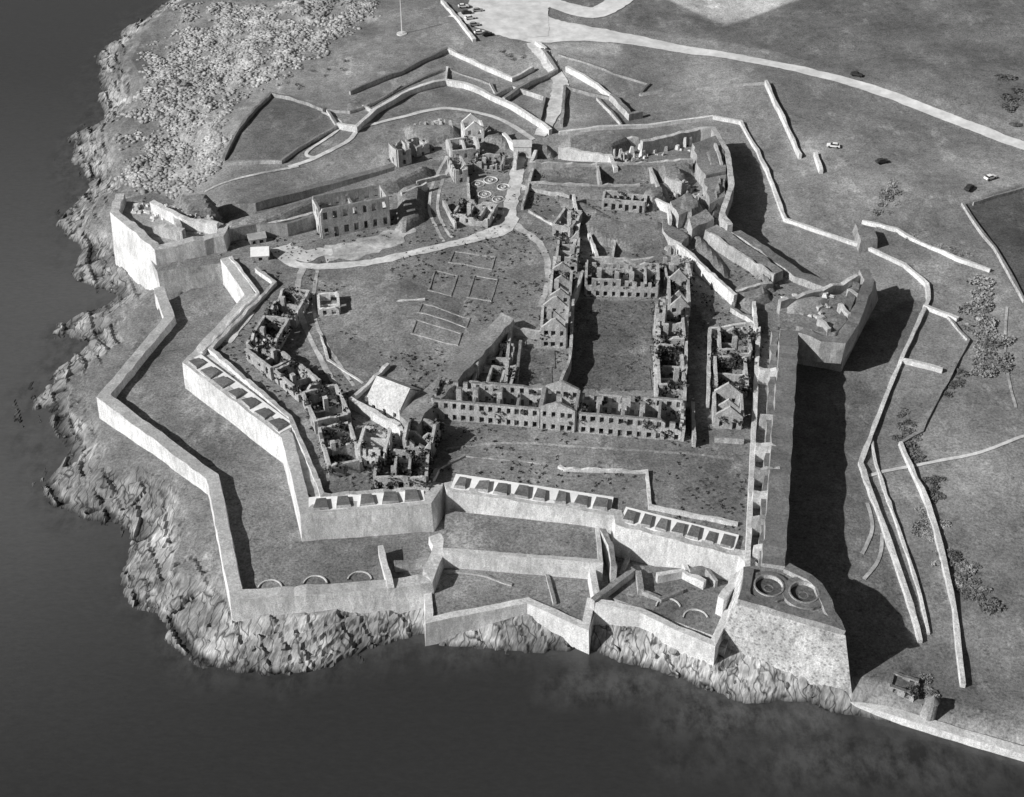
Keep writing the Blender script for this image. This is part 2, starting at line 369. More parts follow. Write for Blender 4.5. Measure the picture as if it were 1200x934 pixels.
# sea
xs2=axis([(-6000,-1000,500),(-1000,-220,60),(-220,220,3),(220,1000,60),(1000,6000,500)]); ys2=axis([(-3000,0,300),(0,100,10),(100,420,3),(420,1000,40),(1000,6000,500)])
X,Y=np.meshgrid(xs2,ys2); xr,yr=X.ravel(),Y.ravel(); sdw=sdist(xr,yr,LP)
idx=np.arange(X.size).reshape(X.shape); F=np.column_stack([idx[:-1,:-1].ravel(),idx[:-1,1:].ravel(),idx[1:,1:].ravel(),idx[1:,:-1].ravel()])
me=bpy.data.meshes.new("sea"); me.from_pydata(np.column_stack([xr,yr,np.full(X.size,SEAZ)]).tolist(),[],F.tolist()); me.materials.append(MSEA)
sh=.6*np.clip(1+sdw/7,0,1)*np.clip(fbm(xr,yr,18,3,3)*2.4-0.5,0,1)
for (u,v,rx_,ry_,st) in ((1070,895,40,9,.6),(880,838,26,6,.8),(760,806,24,6,.8)):
    cx,cy=S(u,v,-14); wv=(fbm(xr,yr,10,3,13)-.5)*1.2
    sh=np.maximum(sh,st*np.clip(1.2-np.hypot((xr-cx)/rx_,(yr-cy)/ry_)+wv,0,1))
sheen_tone=0.034+0.06*np.clip((yr-140)/80,0,1)*np.clip((-40-xr)/70,0,1)-.045*np.clip((yr-310)/150,0,1)*np.clip((-60-xr)/60,0,1)  # sky reflection and lens falloff painted into the sea colour by position
at=me.attributes.new("shoal",'FLOAT','POINT'); at.data.foreach_set("value",sh.astype(np.float32))
at=me.attributes.new("depth",'FLOAT','POINT'); at.data.foreach_set("value",sheen_tone.astype(np.float32)); me.update()  # depth stores the painted reflection and falloff tone
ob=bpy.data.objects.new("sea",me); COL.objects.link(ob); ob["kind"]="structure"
# loose slabs on the shore
RR=np.random.RandomState(9); mb=MB(); cnt=0
px=RR.uniform(-165,70,16000); py=RR.uniform(140,480,16000); hh,sdd,_=Hfield(px,py)
for a_,b_,h_,s_ in zip(px,py,hh,sdd):
    if not(-3<s_<8) or cnt>200: continue
    cnt+=1; L=rnd.uniform(.8,2.4); w_=L*rnd.uniform(.35,.7); t_=rnd.uniform(.1,.3); an=1.95+rnd.gauss(0,.3)
    c,sn=math.cos(an),math.sin(an); tl=rnd.uniform(.0,.2); vs=[]
    for zz in (-1.0,t_):
        for (i_,j_) in ((-1,-1),(1,-1),(1,1),(-1,1)):
            lx=i_*L/2*rnd.uniform(.6,1.05); ly=j_*w_/2*rnd.uniform(.6,1.05)
            vs.append((a_+lx*c-ly*sn,b_+lx*sn+ly*c,h_+zz*.6+(-ly*tl if zz>0 else 0)+rnd.uniform(-.12,.12)))
    mb.hexa(vs[:4],vs[4:])
obj_from(mb,"shore_rocks",[MRK],None,"pale cracked tilted rock slabs along the waterline","rocks",kind="stuff")
# ---------------------------------------------------------------- fort ground levels
S1=[(264,308),(289,347),(222,425),(334,512),(356,598),(500,588),(522,566),(720,598),(724,608),(866,645),(880,668),(905,665),(928,392),(985,400),(1018,330),(940,325),(850,262),(850,185),(825,160),(760,168),(660,182),(600,165),(560,145),(535,155),(470,150),(462,200),(265,262),(180,225),(137,235),(184,318)]
P1=np.array([S(u,v,0) for u,v in S1])
def rel(x,y):
    s=sdist(x,y,P1); return .03+np.clip((s-2)/6,0,1)*(1.1*fbm(x,y,20,2,101)+.55*fbm(x,y,4.5,3,103)-.25)*.8
def rels(x,y): return max(.03,float(rel(np.array([x]),np.array([y]))[0]))
prism("ground",S1,0,-14,[MG,MS],kind="structure")
def sheet(P,f,z0,mat,st=1.2,inset=1.0):
    x0,y0=P.min(0); x1,y1=P.max(0); gx=np.arange(x0,x1,st); gy=np.arange(y0,y1,st); XX,YY=np.meshgrid(gx,gy)
    s=sdist(XX.ravel(),YY.ravel(),P); z=z0+np.maximum(.03,f(XX.ravel(),YY.ravel())); ok=s>inset
    idm=-np.ones(XX.size,int); idm[ok]=np.arange(ok.sum()); idm=idm.reshape(XX.shape)
    q=np.column_stack([idm[:-1,:-1].ravel(),idm[:-1,1:].ravel(),idm[1:,1:].ravel(),idm[1:,:-1].ravel()]); q=q[(q>=0).all(1)]
    mb=MB(); mb.v=np.column_stack([XX.ravel()[ok],YY.ravel()[ok],z[ok]]).tolist(); mb.f=q.tolist(); mb.m=[0]*len(q)
    return obj_from(mb,"ground",[mat],kind="structure",smooth=True)
sheet(P1,rel,0,MG)
# overgrown barrack yards: darker rough ground lying a hand above the turf
for yard in ([(676,352),(768,354),(765,462),(664,458)],[(606,392),(634,412),(655,412),(648,456),(604,450)],[(806,345),(832,384),(832,510),(800,512)]):
    PY=np.array([S(u,v,0) for u,v in yard]); sheet(PY,lambda x,y:rel(x,y)+.06+.25*fbm(x,y,2.2,2,7),0,MGC,.9,.2)
def lowlevel(uv,z,mats,amp=.7):
    prism("ground",uv,z,-14,mats,kind="structure"); P=np.array([S(u,v,z) for u,v in uv])
    sheet(P,lambda x,y:np.clip((sdist(x,y,P)-2)/4,0,1)*amp*(fbm(x,y,9,3,z and int(-z*7)+3)),z,mats[0])
lowlevel([(188,358),(118,466),(245,560),(278,704),(462,694),(505,686),(520,640),(540,560),(300,330),(262,318)],-7,[MG,MS])
lowlevel([(500,640),(498,726),(618,706),(690,737),(704,700),(850,760),(890,650),(870,600),(520,590)],-8,[MG,MS],.5)
lowlevel([(522,598),(703,618),(707,660),(519,645)],-3.2,[MG,MSL],.8)
lowlevel([(700,694),(742,662),(830,668),(872,690),(848,745),(836,745)],-6.4,[MG,MS],.4)
# ---------------------------------------------------------------- main walls
wall("sea_wall",[(180,338),(192,372),(113,465),(242,561),(270,703),(462,690),(507,682),(524,638),(516,624)],-4.6,-14.5,2.8,'L',MSE,"long pale stone sea wall above shore rocks",bat=0.7,jz=.2,jx=.15)
wall("rampart_wall",[(258,303),(287,345),(214,425),(330,512),(352,602),(505,590),(520,566)],1.2,-14,2.6,'L',MSE,"pale limestone scarp wall with grassy parapet",bat=0.9,jz=.2,jx=.12)
wall("rampart_wall",[(520,566),(524,575),(719,604),(721,615),(866,652),(882,668)],1.0,-14,2.0,'L',MSE,"limestone scarp wall behind the sea batteries",bat=0.7,jz=.2,jx=.12)
wall("sea_wall",[(497,694),(499,730),(618,707),(690,739),(697,702)],-7.4,-14.5,1.6,'L',MSL,"low pale sea wall standing on rocks",bat=0.4)
wall("rampart_wall",[(690,668),(697,706),(750,718),(792,738),(838,757),(858,716)],[-4.5,-5,-5.2,-5.4,-5.6,-4.6],-14.5,1.4,'L',MSL,"pale battery wall above the rocks",bat=0.5)
wall("parapet_wall",[(697,704),(745,668)],-4.4,-8,1.2,'L',MS,"stone wall closing the small battery")
wall("parapet_wall",[(745,668),(748,690)],-4.4,-8,1.1,'L',MS,"angled stone wall in the small battery")
wall("rampart_wall",[(519,645),(707,660),(703,618)],-2.6,-9,1.0,'L',MSE,"pale retaining wall edging a grassy platform")
# east curtain
wall("rampart_wall",[(936,388),(920,664)],5,-14,4.6,'R',MSG,"long grassy topped curtain wall above the ditch",bat=0.8,jz=.22,jx=.2)
wall("rampart_walk",[(912,388),(898,664)],3.2,-1,1.6,'R',MSG,"stepped inner bank of the long curtain wall","rampart",jz=.3,jx=.3)
wall("parapet_wall",[(889,382),(876,668)],2.2,-0.5,1.1,'C',MSL,"long thin pale wall along the rampart walk",jz=.25)
for i,v in enumerate((432,486,520,548,576,606,640)):
    u=912-(v-388)*.05; wall("cross_wall",[(u-rnd.choice((20,16,12)),v),(u+rnd.choice((2,6,10)),v+1)],4.3+rnd.uniform(-.4,.9),-1,rnd.choice((.8,1.1)),'C',[MSL,MSR][i%2],"pale stone traverse crossing the rampart walk","wall",group="traverses on the rampart walk",jz=.3,jx=.15,step=1.2)
# corner bastion
top=[(872,664),(866,702),(990,738),(964,682),(925,660)]
bot=[(840,690),(831,770),(1000,828),(990,745),(930,700)]
prism("bastion",top,4,-14.5,[MG,MSC],"massive battered stone corner bastion with grassy top","bastion",uvb=bot)
# right bastion
prism("bastion",[(914,350),(914,385),(990,402),(1026,330),(1018,318),(985,345)],2.4,-13,[MG,MSD],"grass topped bastion with curved stone face","bastion",uvb=[(914,425),(914,452),(982,465),(1032,372),(1018,370),(985,395)])
wall("rampart_wall",[(936,390),(962,400),(990,402),(1003,385),(1016,355),(1026,328),(1018,316)],5.4,-1,2.8,'L',MSD,"thick grassy parapet curving around the bastion","rampart",jz=.35,jx=.3)
wall("rampart_walk",[(934,381),(958,389),(980,389),(991,375),(1002,350),(1009,332)],3.9,-1,2.0,'L',MSG,"grassy firing step inside the bastion parapet","rampart",jz=.4,jx=.4)
wall("parapet_wall",[(1018,316),(985,330),(950,340),(912,352)],4.4,-1,1.2,'L',MSR,"broken stone parapet on the bastion",jz=.5)
for a,b in (((960,372),(972,386)),((984,356),(996,368)),((994,338),(1008,346))): wall("cross_wall",[a,b],4.6,1,1.0,'C',MSR,"short stone traverse on the bastion",jz=.3,step=1.2)
wall("rampart_wall",[(854,262),(900,290),(940,318),(985,336)],2.4,-9,3.0,'R',MSG,"faceted grassy topped wall leading to the bastion","wall",jz=.35,jx=.25,bat=.5)
# left bastion walls
wall("bastion_wall",[(136,228),(128,248),(181,292),(262,277),(268,262)],5,-14.5,2.4,'L',MSE,"tall pale bastion wall rising from the shore",bat=1.6,jz=.35,jx=.2)
prism("ground",[(138,235),(134,248),(183,288),(258,274),(262,262),(200,240)],2.5,-10,[MGL,MS],kind="structure")
# ---------------------------------------------------------------- counterscarp and outworks (on terrain)
TW=[
 ([(655,158),(745,150),(835,139),(868,146),(888,180),(905,220),(920,260),(1010,290),(1060,312),(1086,335),(1088,352),(1066,400),(1040,460),(1020,512),(1008,545),(1022,585),(1042,640),(1062,700),(1078,755)],1.1,1.0,MSL,"long pale counterscarp wall around the dry ditch"),
 ([(1020,512),(1026,545),(1045,600),(1072,680),(1088,745)],.7,.6,MSL,"thin pale wall beside the ditch path"),
 ([(897,100),(917,142),(937,188)],1.8,.9,MSL,"straight free standing pale stone wall on grass"),
 ([(955,184),(962,206)],1.5,1.2,MSL,"short pale wall stub on grass"),
 ([(750,113),(815,105),(896,100)],1.0,.8,MS,"low stone field wall"),
 ([(380,132),(362,124),(318,112),(262,190)],1.3,.9,MSD,"dark stone wall enclosing a small field"),
 ([(262,196),(330,192),(360,172),(396,152),(384,132)],1.2,.9,MS,"stone wall around a small grass enclosure"),
 ([(396,152),(418,156),(440,135),(480,112),(522,101),(545,104),(566,112),(600,128),(645,158)],2.0,1.3,MSL,"pale angled outer defence wall"),
 ([(384,132),(410,134),(440,122),(470,104)],1.0,.8,MS,"low wall around a grass plot"),
 ([(440,135),(426,126)],1.2,.8,MS,"short wall joining the outworks"),([(522,101),(524,82)],1.2,.8,MSL,"short wall joining the outworks"),
 ([(410,110),(470,88),(524,62)],1.6,1.0,MSD,"angular outwork wall on grass"),
 ([(524,62),(560,78),(600,95),(625,82)],1.6,1.0,MSL,"pale angular outwork wall on grass"),
 ([(420,128),(478,102),(524,82),(575,100)],.7,.8,MSD,"low outer bank of the outwork"),
 ([(575,100),(585,120),(562,110)],.9,.8,MS,"short wall joining the outwork"),
 ([(518,4),(556,50)],1.3,1.2,MSL,"pale wall beside the car park"),
 ([(635,62),(652,86),(622,100),(590,120)],1.8,1.1,MS,"stone wall flanking the entrance road"),
 ([(664,84),(700,104),(716,118)],2.0,1.1,MSL,"pale ravelin wall beside the entrance road"),
 ([(716,118),(738,140),(752,137)],2.4,1.6,MS,"stone ravelin wall end"),
 ([(575,118),(600,105),(638,118)],1.6,1.0,MS,"stone wall of the outer ravelin"),
 ([(638,118),(632,146),(612,136)],1.4,.9,MS,"stone wall beside the gate road"),
 ([(662,104),(690,112),(716,118)],1.2,.8,MSD,"low grassy ravelin bank"),([(662,104),(658,150)],1.4,.9,MS,"stone wall beside the gate road"),
 ([(700,118),(728,148)],1.2,.8,MS,"low ravelin wall"),
 ([(655,66),(720,88),(760,100),(750,113)],.7,.7,MSD,"low bank beside the road"),
 ([(230,264),(300,245),(370,226),(440,208),(512,188)],2.8,2.4,MSG,"long grassy rampart facing the hillside"),
 ([(1055,520),(1066,548),(1086,590),(1105,660),(1118,720),(1128,806)],1.2,1.0,MSL,"pale boundary wall running down to the shore"),
 ([(1105,366),(1135,400),(1080,505),(1055,520)],.7,.6,MS,"low bank wall along the slope"),
 ([(1128,240),(1165,292),(1200,355)],1.1,0.8,MS,"dark field boundary wall"),
 ([(1010,262),(1050,272),(1120,305),(1160,318)],1.1,0.8,MSL,"low broken wall through the scrub"),
 ([(1082,360),(1122,376)],1.3,1.0,MSL,"short cross wall on the slope"),
 ([(1056,425),(1104,436)],1.3,1.0,MSL,"short cross wall on the slope"),
 ([(1140,240),(1200,222)],1.0,0.6,MS,"thin field wall"),
 ([(640,60),(628,52)],1.4,1.2,MSL,"gate pier wall at the entrance"),
]
for uv,h,w,mt,lb in TW: wall("stone_wall",uv,0,0,w,'C',mt,lb,terr=True,h=h,jx=0.18,jz=.2)
wall("quay_wall",[(985,812),(1002,820),(1090,847),(1150,865),(1230,888)],-12.2,-15.5,2.0,'C',MSL,"low stone sea wall edging the grassy shore",bat=.3)
# ---------------------------------------------------------------- roads / paths
def ribbon(name,uv,w,mat,z=None,off=0.06,jw=0.12,curve=True):
    P=[]
    for i,p in enumerate(uv):
        if z is None: x_,y_,_z=G(*p)
        else: x_,y_=S(p[0],p[1],z)
        P.append((x_,y_,w[i] if isinstance(w,(list,tuple)) else w))
    if curve and len(P)>2:
        Q=[]; R=[P[0]]+P+[P[-1]]
        for i in range(1,len(R)-2):
            p0,p1,p2,p3=[np.array(k) for k in R[i-1:i+3]]
            for j in range(8):
                t=j/8; Q.append(0.5*((2*p1)+(-p0+p2)*t+(2*p0-5*p1+4*p2-p3)*t*t+(-p0+3*p1-3*p2+p3)*t**3))
        Q.append(np.array(P[-1])); P=Q
    Q=resample(P,1.2); vs=[];fs=[]
    NC=7
    for i,q in enumerate(Q):
        o=offs(Q,i); j1=1+rnd.uniform(-jw,jw); j2=1+rnd.uniform(-jw,jw)
        for k in range(NC):
            t=k/(NC-1)*2-1; t*= (j1 if t<0 else j2)
            vs.append((q[0]+o[0]*q[2]/2*t,q[1]+o[1]*q[2]/2*t))
        if i: 
            for k in range(NC-1): a=(i-1)*NC+k; fs.append((a,a+NC,a+NC+1,a+1))
    A=np.array(vs)
    if z is None: hh=Hfield(A[:,0],A[:,1])[0]+.15
    else: hh=z+np.maximum(.03,rel(A[:,0],A[:,1]))+.05
    vs=[(A[i,0],A[i,1],hh[i]+off) for i in range(len(vs))]
    mb=MB(); mb.add(vs,[f[::-1] for f in fs]); return obj_from(mb,name,[mat],kind="structure",smooth=True)
ribbon("road",[(560,8),(620,32),(700,42),(780,54),(860,67),(950,86),(1030,109),(1110,138),(1200,172),(1260,198)],[30,26,13,7,5.5,5.2,5,5,5,5],MRD,jw=0.05)
ribbon("road",[(640,2),(690,16),(715,8),(745,-12)],[9,10,10,10],MRD,off=0.1,jw=0.05)
ribbon("road",[(590,-20),(600,10),(625,45)],[34,30,12],MRD,off=0.14,jw=0.05)
ribbon("path",[(625,50),(652,88),(656,108),(645,140),(632,160)],[6,5,6,4.5,4],MP,off=0.12)
ribbon("path",[(338,196),(372,185),(408,166),(424,152),(470,138),(520,128),(580,138),(625,165)],[1.5,1.8,1.6,1.6,1.5,1.6,1.8,2],MP,off=0.05)
ribbon("path",[(372,186),(360,180),(400,150),(378,133)],1.2,MP,off=0.08)
ribbon("path",[(240,225),(300,205),(350,195)],1.2,MPD,off=0.03)
ribbon("path",[(1010,560),(1040,552),(1100,540),(1150,530),(1200,512)],.9,MP)
ribbon("path",[(1012,680),(1030,655),(1034,625)],.8,MPD)
ribbon("path",[(1180,360),(1178,420),(1190,480)],0.7,MPD)
ribbon("path",[(1016,590),(1022,620),(1010,650)],0.8,MPD)
ribbon("path",[(612,170),(606,205),(598,245),(590,268),(545,284),(480,300),(420,311),(350,312),(325,292)],[4,4,4.5,6,3.5,3.2,3.2,3,5],MP,z=0,off=0.09,jw=.2)
ribbon("path",[(355,315),(348,345),(358,385),(380,430),(400,465)],[2,1.6,1.4,1.4,1.2],MPD,z=0,off=0.03,jw=.25)
ribbon("path",[(372,318),(368,350),(372,385),(395,425),(415,455)],[1,0.9,0.9,0.9,0.9],MPD,z=0,off=0.035,jw=.25)
ribbon("path",[(524,185),(508,215),(503,245),(512,270),(520,285)],0.9,MPD,z=0,off=0.03,jw=.25)
ribbon("path",[(534,185),(518,215),(513,245),(522,270),(530,280)],0.9,MPD,z=0,off=0.035,jw=.25)
ribbon("path",[(598,262),(635,290),(642,330),(632,362)],[3,2,1.6,1.5],MPD,z=0,off=0.03,jw=.25)
ribbon("path",[(380,300),(430,292),(470,275),(480,262)],[8,9,6,3],MPD,z=0,off=0.02,jw=0.35)
ribbon("path",[(330,292),(350,300),(390,296)],[6,7,3],MP,z=0,off=0.07,jw=0.35)
ribbon("path",[(290,366),(262,402)],[4.5,4.5],MP,z=0,off=0.1,jw=0.1)
ribbon("path",[(236,414),(335,492),(366,576),(410,586)],[2.4,2.4,2.4,2.4],MPD,z=0,off=0.08,jw=0.3)
ribbon("path",[(520,528),(600,522),(700,528),(800,534),(860,540)],[1,.8,.7,.8,.8],MGL,z=0,off=0.03,jw=.4)
# ---------------------------------------------------------------- ruins
def wallseg(mb,a,b,z0,h,th=0.7,bays=0,floors=2,fh=None,ww=1.0,wh=1.5,rag=0.5,gable=0,mi=0,door=None):
    a=np.array(a,float); b=np.array(b,float); L=np.linalg.norm(b-a)
    if L<0.5: return
    e=(b-a)/L; nn=np.array([-e[1],e[0]])*th/2
    if fh is None: fh=h/max(1,floors)
    ww=min(ww,L/max(bays,1)*0.5) if bays else ww
    cuts=[0.0]; op=[]
    for i in range(bays):
        c=L*(i+0.5)/bays+rnd.uniform(-.2,.2); w2=ww*rnd.uniform(.8,1.15); op.append((c-w2/2,c+w2/2)); cuts+=[c-w2/2,c+w2/2]
    cuts.append(L)
    if bays==0:
        k=max(2,int(L/1.3)); cuts=[L*i/k for i in range(k+1)]
    if gable and bays<3: cuts=sorted(set(cuts+[L*.25,L/2,L*0.75]))
    cuts=sorted(cuts); c2=[]
    for i in range(len(cuts)-1):
        c2.append(cuts[i])
        if rag>.4 and cuts[i+1]-cuts[i]>1.6: c2+= [cuts[i]+(cuts[i+1]-cuts[i])*rnd.uniform(.35,.65)]
    cuts=c2+[cuts[-1]]
    top=[]; drop=0
    for c in cuts:
        if rnd.random()<0.12: drop=rnd.uniform(0.3,1.0)*min(rag,1.4)*h*0.5
        elif rnd.random()<0.4: drop=0
        t=z0+h-rag*rnd.uniform(0,0.5)-drop
        if gable: t=z0+h+gable*(1-abs(c-L/2)/(L/2))-rag*rnd.uniform(0,0.4)
        top.append(max(t,z0+0.6))
    for i in range(len(cuts)-1):
        c0,c1=cuts[i],cuts[i+1]
        p=a+e*c0; q=a+e*c1
        opening=any(c0>=o0-1e-3 and c1<=o1+1e-3 for o0,o1 in op)
        iv=[]
        if opening:
            zz=z0
            for f in range(floors):
                s0=z0+f*fh+fh*0.32; s1=min(s0+wh,z0+(f+1)*fh-0.3)
                if door is not None and f==0 and rnd.random()<door: s0=z0
                if s0>min(top[i],top[i+1])-0.5: break
                if rag>.5 and rnd.random()<.2: continue
                if s0>zz: iv.append((zz,s0,False))
                zz=s1
            iv.append((zz,None,True))
        else: iv=[(z0,None,True)]
        for u0,u1,tp in iv:
            t0=top[i] if tp else u1; t1=top[i+1] if tp else u1
            if tp and min(t0,t1)<u0+0.15: continue
            bs=[(p[0]-nn[0],p[1]-nn[1],u0),(q[0]-nn[0],q[1]-nn[1],u0),(q[0]+nn[0],q[1]+nn[1],u0),(p[0]+nn[0],p[1]+nn[1],u0)]
            ts=[(p[0]-nn[0],p[1]-nn[1],t0),(q[0]-nn[0],q[1]-nn[1],t1),(q[0]+nn[0],q[1]+nn[1],t1),(p[0]+nn[0],p[1]+nn[1],t0)]
            mb.hexa(bs,ts,mi)
IVY=[]
def ruin(A,B,depth,h,bays=4,floors=2,z0=0,rag=0.8,parts=2,gable=0,chim=0,mat=None,label="roofless stone ruin",name="ruined_building",cat="ruin",sidebays=1,ivy=0.4,door=0.2,ww=1.0,wh=1.5,roof=False,roofmat=None,gfront=False):
    mat=mat or MSR
    a=np.array(S(A[0],A[1],z0)); b=np.array(S(B[0],B[1],z0)); L=np.linalg.norm(b-a); e=(b-a)/L
    n=np.array([-e[1],e[0]]);
    if depth<0: n=-n; depth=-depth
    c=b+n*depth; d_=a+n*depth
    root=empty(name,(*((a+c)/2),z0),label,cat)
    zb=z0-0.3
    g1=gable if gfront else 0; g2=0 if gfront else gable
    for (p,q,bb,g) in ((a,b,bays,g1),(d_,c,bays,g1),(a+n*.36,d_-n*.36,sidebays,g2),(b+n*.36,c-n*.36,sidebays,g2)):
        mb=MB(); wallseg(mb,p,q,zb,h+0.3,0.7,bb,floors,None,ww,wh,rag,g,door=door); obj_from(mb,"wall",[mat],root)
    lng=depth>L*1.2
    for i in range(parts):
        t=(i+1)/(parts+1)+rnd.uniform(-.03,.03)
        if lng: p=a+n*depth*t+e*.36; q=b+n*depth*t-e*.36; gg=gable*.9 if gfront else 0
        else: p=a+e*L*t+n*.36; q=d_+e*L*t-n*.36; gg=gable*.8 if not gfront else 0
        mb=MB(); wallseg(mb,p,q,zb,h*rnd.uniform(.6,1),0.6,0,1,rag=rag*1.1,gable=gg); obj_from(mb,"partition_wall",[mat],root)
        if i<chim:
            mb=MB(); m_=p+(q-p)*rnd.choice([.25,.5,.75]); mb.box(m_[0],m_[1],z0,1.3,1.1,h+rnd.uniform(.3,1.2)+gg*.6,math.atan2(e[1],e[0]),0,.06); obj_from(mb,"chimney",[mat],root)
    if roof:
        ov=.35; zt=z0+h+0.02
        if gfront: m1=(a+b)/2-n*ov; m2=(c+d_)/2+n*ov; E=[a-e*ov-n*ov,d_-e*ov+n*ov,b+e*ov-n*ov,c+e*ov+n*ov]
        else: m1=(a+d_)/2-e*ov; m2=(b+c)/2+e*ov; E=[a-e*ov-n*ov,b+e*ov-n*ov,d_-e*ov+n*ov,c+e*ov+n*ov]
        zr=zt+gable+.15; ze=zt-.1; r=MB()
        def P3(p,z): return (p[0],p[1],z)
        for k in (0,2):
            q=[P3(E[k],ze),P3(E[k+1],ze),P3(m2,zr),P3(m1,zr)]
            up=[(w_[0],w_[1],w_[2]+.22) for w_ in q]
            if k==0: r.hexa(q,up)
            else: r.hexa(q[::-1],up[::-1])
        obj_from(r,"roof",[roofmat or MSLATE],root)
    IVY.append((a,b,c,d_,z0,h,ivy)); return root
BK="barrack_building"
ruin((508,492),(632,503),8,6.3,12,2,parts=4,chim=3,rag=.2,label="long two storey roofless barrack range with many windows",name=BK,cat="barracks",ivy=1.2,sidebays=2,mat=MS,ww=1.15,wh=1.6)
ruin((633,504),(673,508),8,7.0,4,2,parts=1,chim=1,rag=.2,gable=2.0,gfront=True,label="pedimented centre block of roofless barrack range",name=BK,cat="barracks",ivy=.5,mat=MS)
ruin((678,508),(797,518),8,6.3,11,2,parts=4,chim=3,rag=.3,label="roofless stone barrack range beside the parade",name=BK,cat="barracks",ivy=1.6,sidebays=2,mat=MS,ww=1.15,wh=1.6)
ruin((686,348),(770,351),9,6,9,2,parts=4,chim=3,rag=.35,label="roofless barrack range at the end of the yard",name=BK,cat="barracks",ivy=1.3)
ruin((634,408),(663,409),10,6.5,3,2,parts=1,chim=1,rag=.1,gable=3.2,gfront=True,label="gabled stone barrack block with small windows",name=BK,cat="barracks",ivy=.3)
ruin((644,366),(667,367),13,5.5,2,2,parts=2,chim=1,rag=.4,gable=2.2,gfront=True,label="gabled roofless block beside the yard",ivy=1.2)
ruin((652,318),(676,319),13,5,2,2,parts=2,chim=1,rag=.7,label="ragged roofless block behind the yard",ivy=1.6)
ruin((771,470),(800,471),16,5.5,2,2,parts=2,chim=1,rag=.6,sidebays=5,label="ivy covered roofless range along the yard",name=BK,cat="barracks",ivy=6.5)
ruin((771,418),(800,419),12,6,2,2,parts=2,chim=1,rag=.5,sidebays=4,label="ivy covered roofless range along the yard",name=BK,cat="barracks",ivy=4)
ruin((766,398),(777,399),3,11,1,3,parts=0,rag=.3,sidebays=1,label="tall narrow ruined tower with window openings",name="ruined_tower",cat="tower",ivy=0,mat=MS)
ruin((783,380),(806,381),13,6,2,2,parts=1,gable=3,gfront=True,rag=.2,label="gabled ruin at the yard corner",ivy=1.6)
ruin((780,342),(808,342),10,5,2,2,parts=1,rag=.7,chim=1,label="broken roofless block at the yard corner",ivy=2.5)
ruin((540,458),(598,464),8,3.5,5,1,parts=3,chim=1,rag=.6,label="roofless service buildings with broken partitions",ivy=1.8)
ruin((560,428),(598,431),6,3,3,1,parts=2,chim=1,rag=.6,label="low roofless service cells in a yard",ivy=1.5)
ruin((836,503),(868,505),9,4.5,2,1,parts=1,gable=2.8,gfront=True,rag=.3,label="gabled roofless store beside the rampart",ivy=1.5)
ruin((838,466),(874,468),12,4,2,1,parts=1,rag=.8,label="ivy smothered roofless store",ivy=5.5)
ruin((842,425),(878,427),10,4.5,2,2,parts=1,chim=1,rag=.8,label="ivy clad roofless building below the rampart",ivy=4)
# upper fort
ruin((378,281),(457,266),8,10,7,2,parts=3,rag=.3,ww=1.3,wh=2.3,label="large two storey roofless stone house with tall windows",name="ruined_house",cat="ruin",ivy=.15,sidebays=2,mat=MS)
ruin((296,307),(315,306),4.5,1.8,1,1,parts=0,gable=1.3,roof=True,roofmat=MWH,rag=0,mat=MSR,label="small shed with a pale pitched roof",name="shed",cat="shed",ivy=0,door=1)
ruin((294,288),(312,285),3.2,1.8,2,1,parts=0,roof=True,gable=.8,rag=0,mat=MSR,label="low outbuilding with pitched roof",name="shed",cat="shed",ivy=0)
ruin((467,196),(482,192),6,6,1,2,parts=0,rag=.6,label="narrow tall stone ruin beside the rampart",ivy=.4,mat=MS)
ruin((488,185),(503,180),6,4,1,2,parts=1,rag=.6,label="small broken stone ruin",ivy=.5)
ruin((530,190),(562,186),8,4,3,1,parts=1,rag=.3,gable=2,label="stone building with gabled end near the gate",ivy=.3)
ruin((545,170),(567,168),6,5.5,2,2,parts=0,rag=.1,gable=2.5,gfront=True,label="pale gabled house beside the rampart",mat=MSL,ivy=.1)
ruin((534,216),(548,214),9,5,1,2,parts=2,rag=.7,gable=0,label="tall narrow ruin with broken walls",ivy=.5,sidebays=3)
ruin((556,200),(588,202),6,3.2,5,1,parts=2,chim=1,rag=.7,label="row of roofless cells near the gate",ivy=.8)
ruin((532,262),(572,268),9,3.6,4,1,parts=2,chim=1,rag=.9,label="low roofless ruin beside the path",ivy=1)
ruin((500,160),(530,158),6,2.6,3,1,parts=2,rag=.8,label="low broken walls on the rampart",ivy=.4)
ruin((706,246),(755,250),5,4,6,1,parts=2,rag=.5,label="roofless ruin against the landward rampart",ivy=.6)
ruin((648,278),(668,282),10,4.5,2,1,parts=2,chim=2,rag=.9,label="narrow ruin with tall chimneys",ivy=.8)
ruin((375,372),(398,370),7,3,2,1,parts=1,rag=.8,label="low roofless hut on the grass slope",ivy=.4,mat=MSL)
# sea side ruins
LB="overgrown roofless building behind the sea rampart"
ruin((334,352),(316,382),7,4.2,3,1,parts=1,chim=1,rag=.7,label=LB,ivy=3)
ruin((312,386),(292,418),6.5,4.5,4,1,parts=1,chim=1,rag=.7,label=LB,ivy=3)
ruin((290,422),(320,446),6,4,3,1,parts=1,chim=1,rag=.7,label=LB,ivy=3)
ruin((324,448),(352,472),6,4,3,1,parts=1,chim=1,rag=.7,label=LB,ivy=3)
ruin((357,476),(372,510),8,4.5,3,1,parts=1,chim=1,rag=.8,label="crumbling roofless row with ivy",ivy=3.2)
ruin((376,516),(388,560),7,4,3,1,parts=1,rag=.8,chim=1,label="crumbling roofless row with ivy",ivy=3.6)
ruin((421,546),(452,548),8,5,4,2,parts=2,rag=.4,label="small ruined block with pale window wall",mat=MSL,ivy=1.2)
ruin((440,574),(500,574),9,4,5,1,parts=2,chim=1,rag=.7,label="ivy smothered ruin in the sea bastion",ivy=5.5)
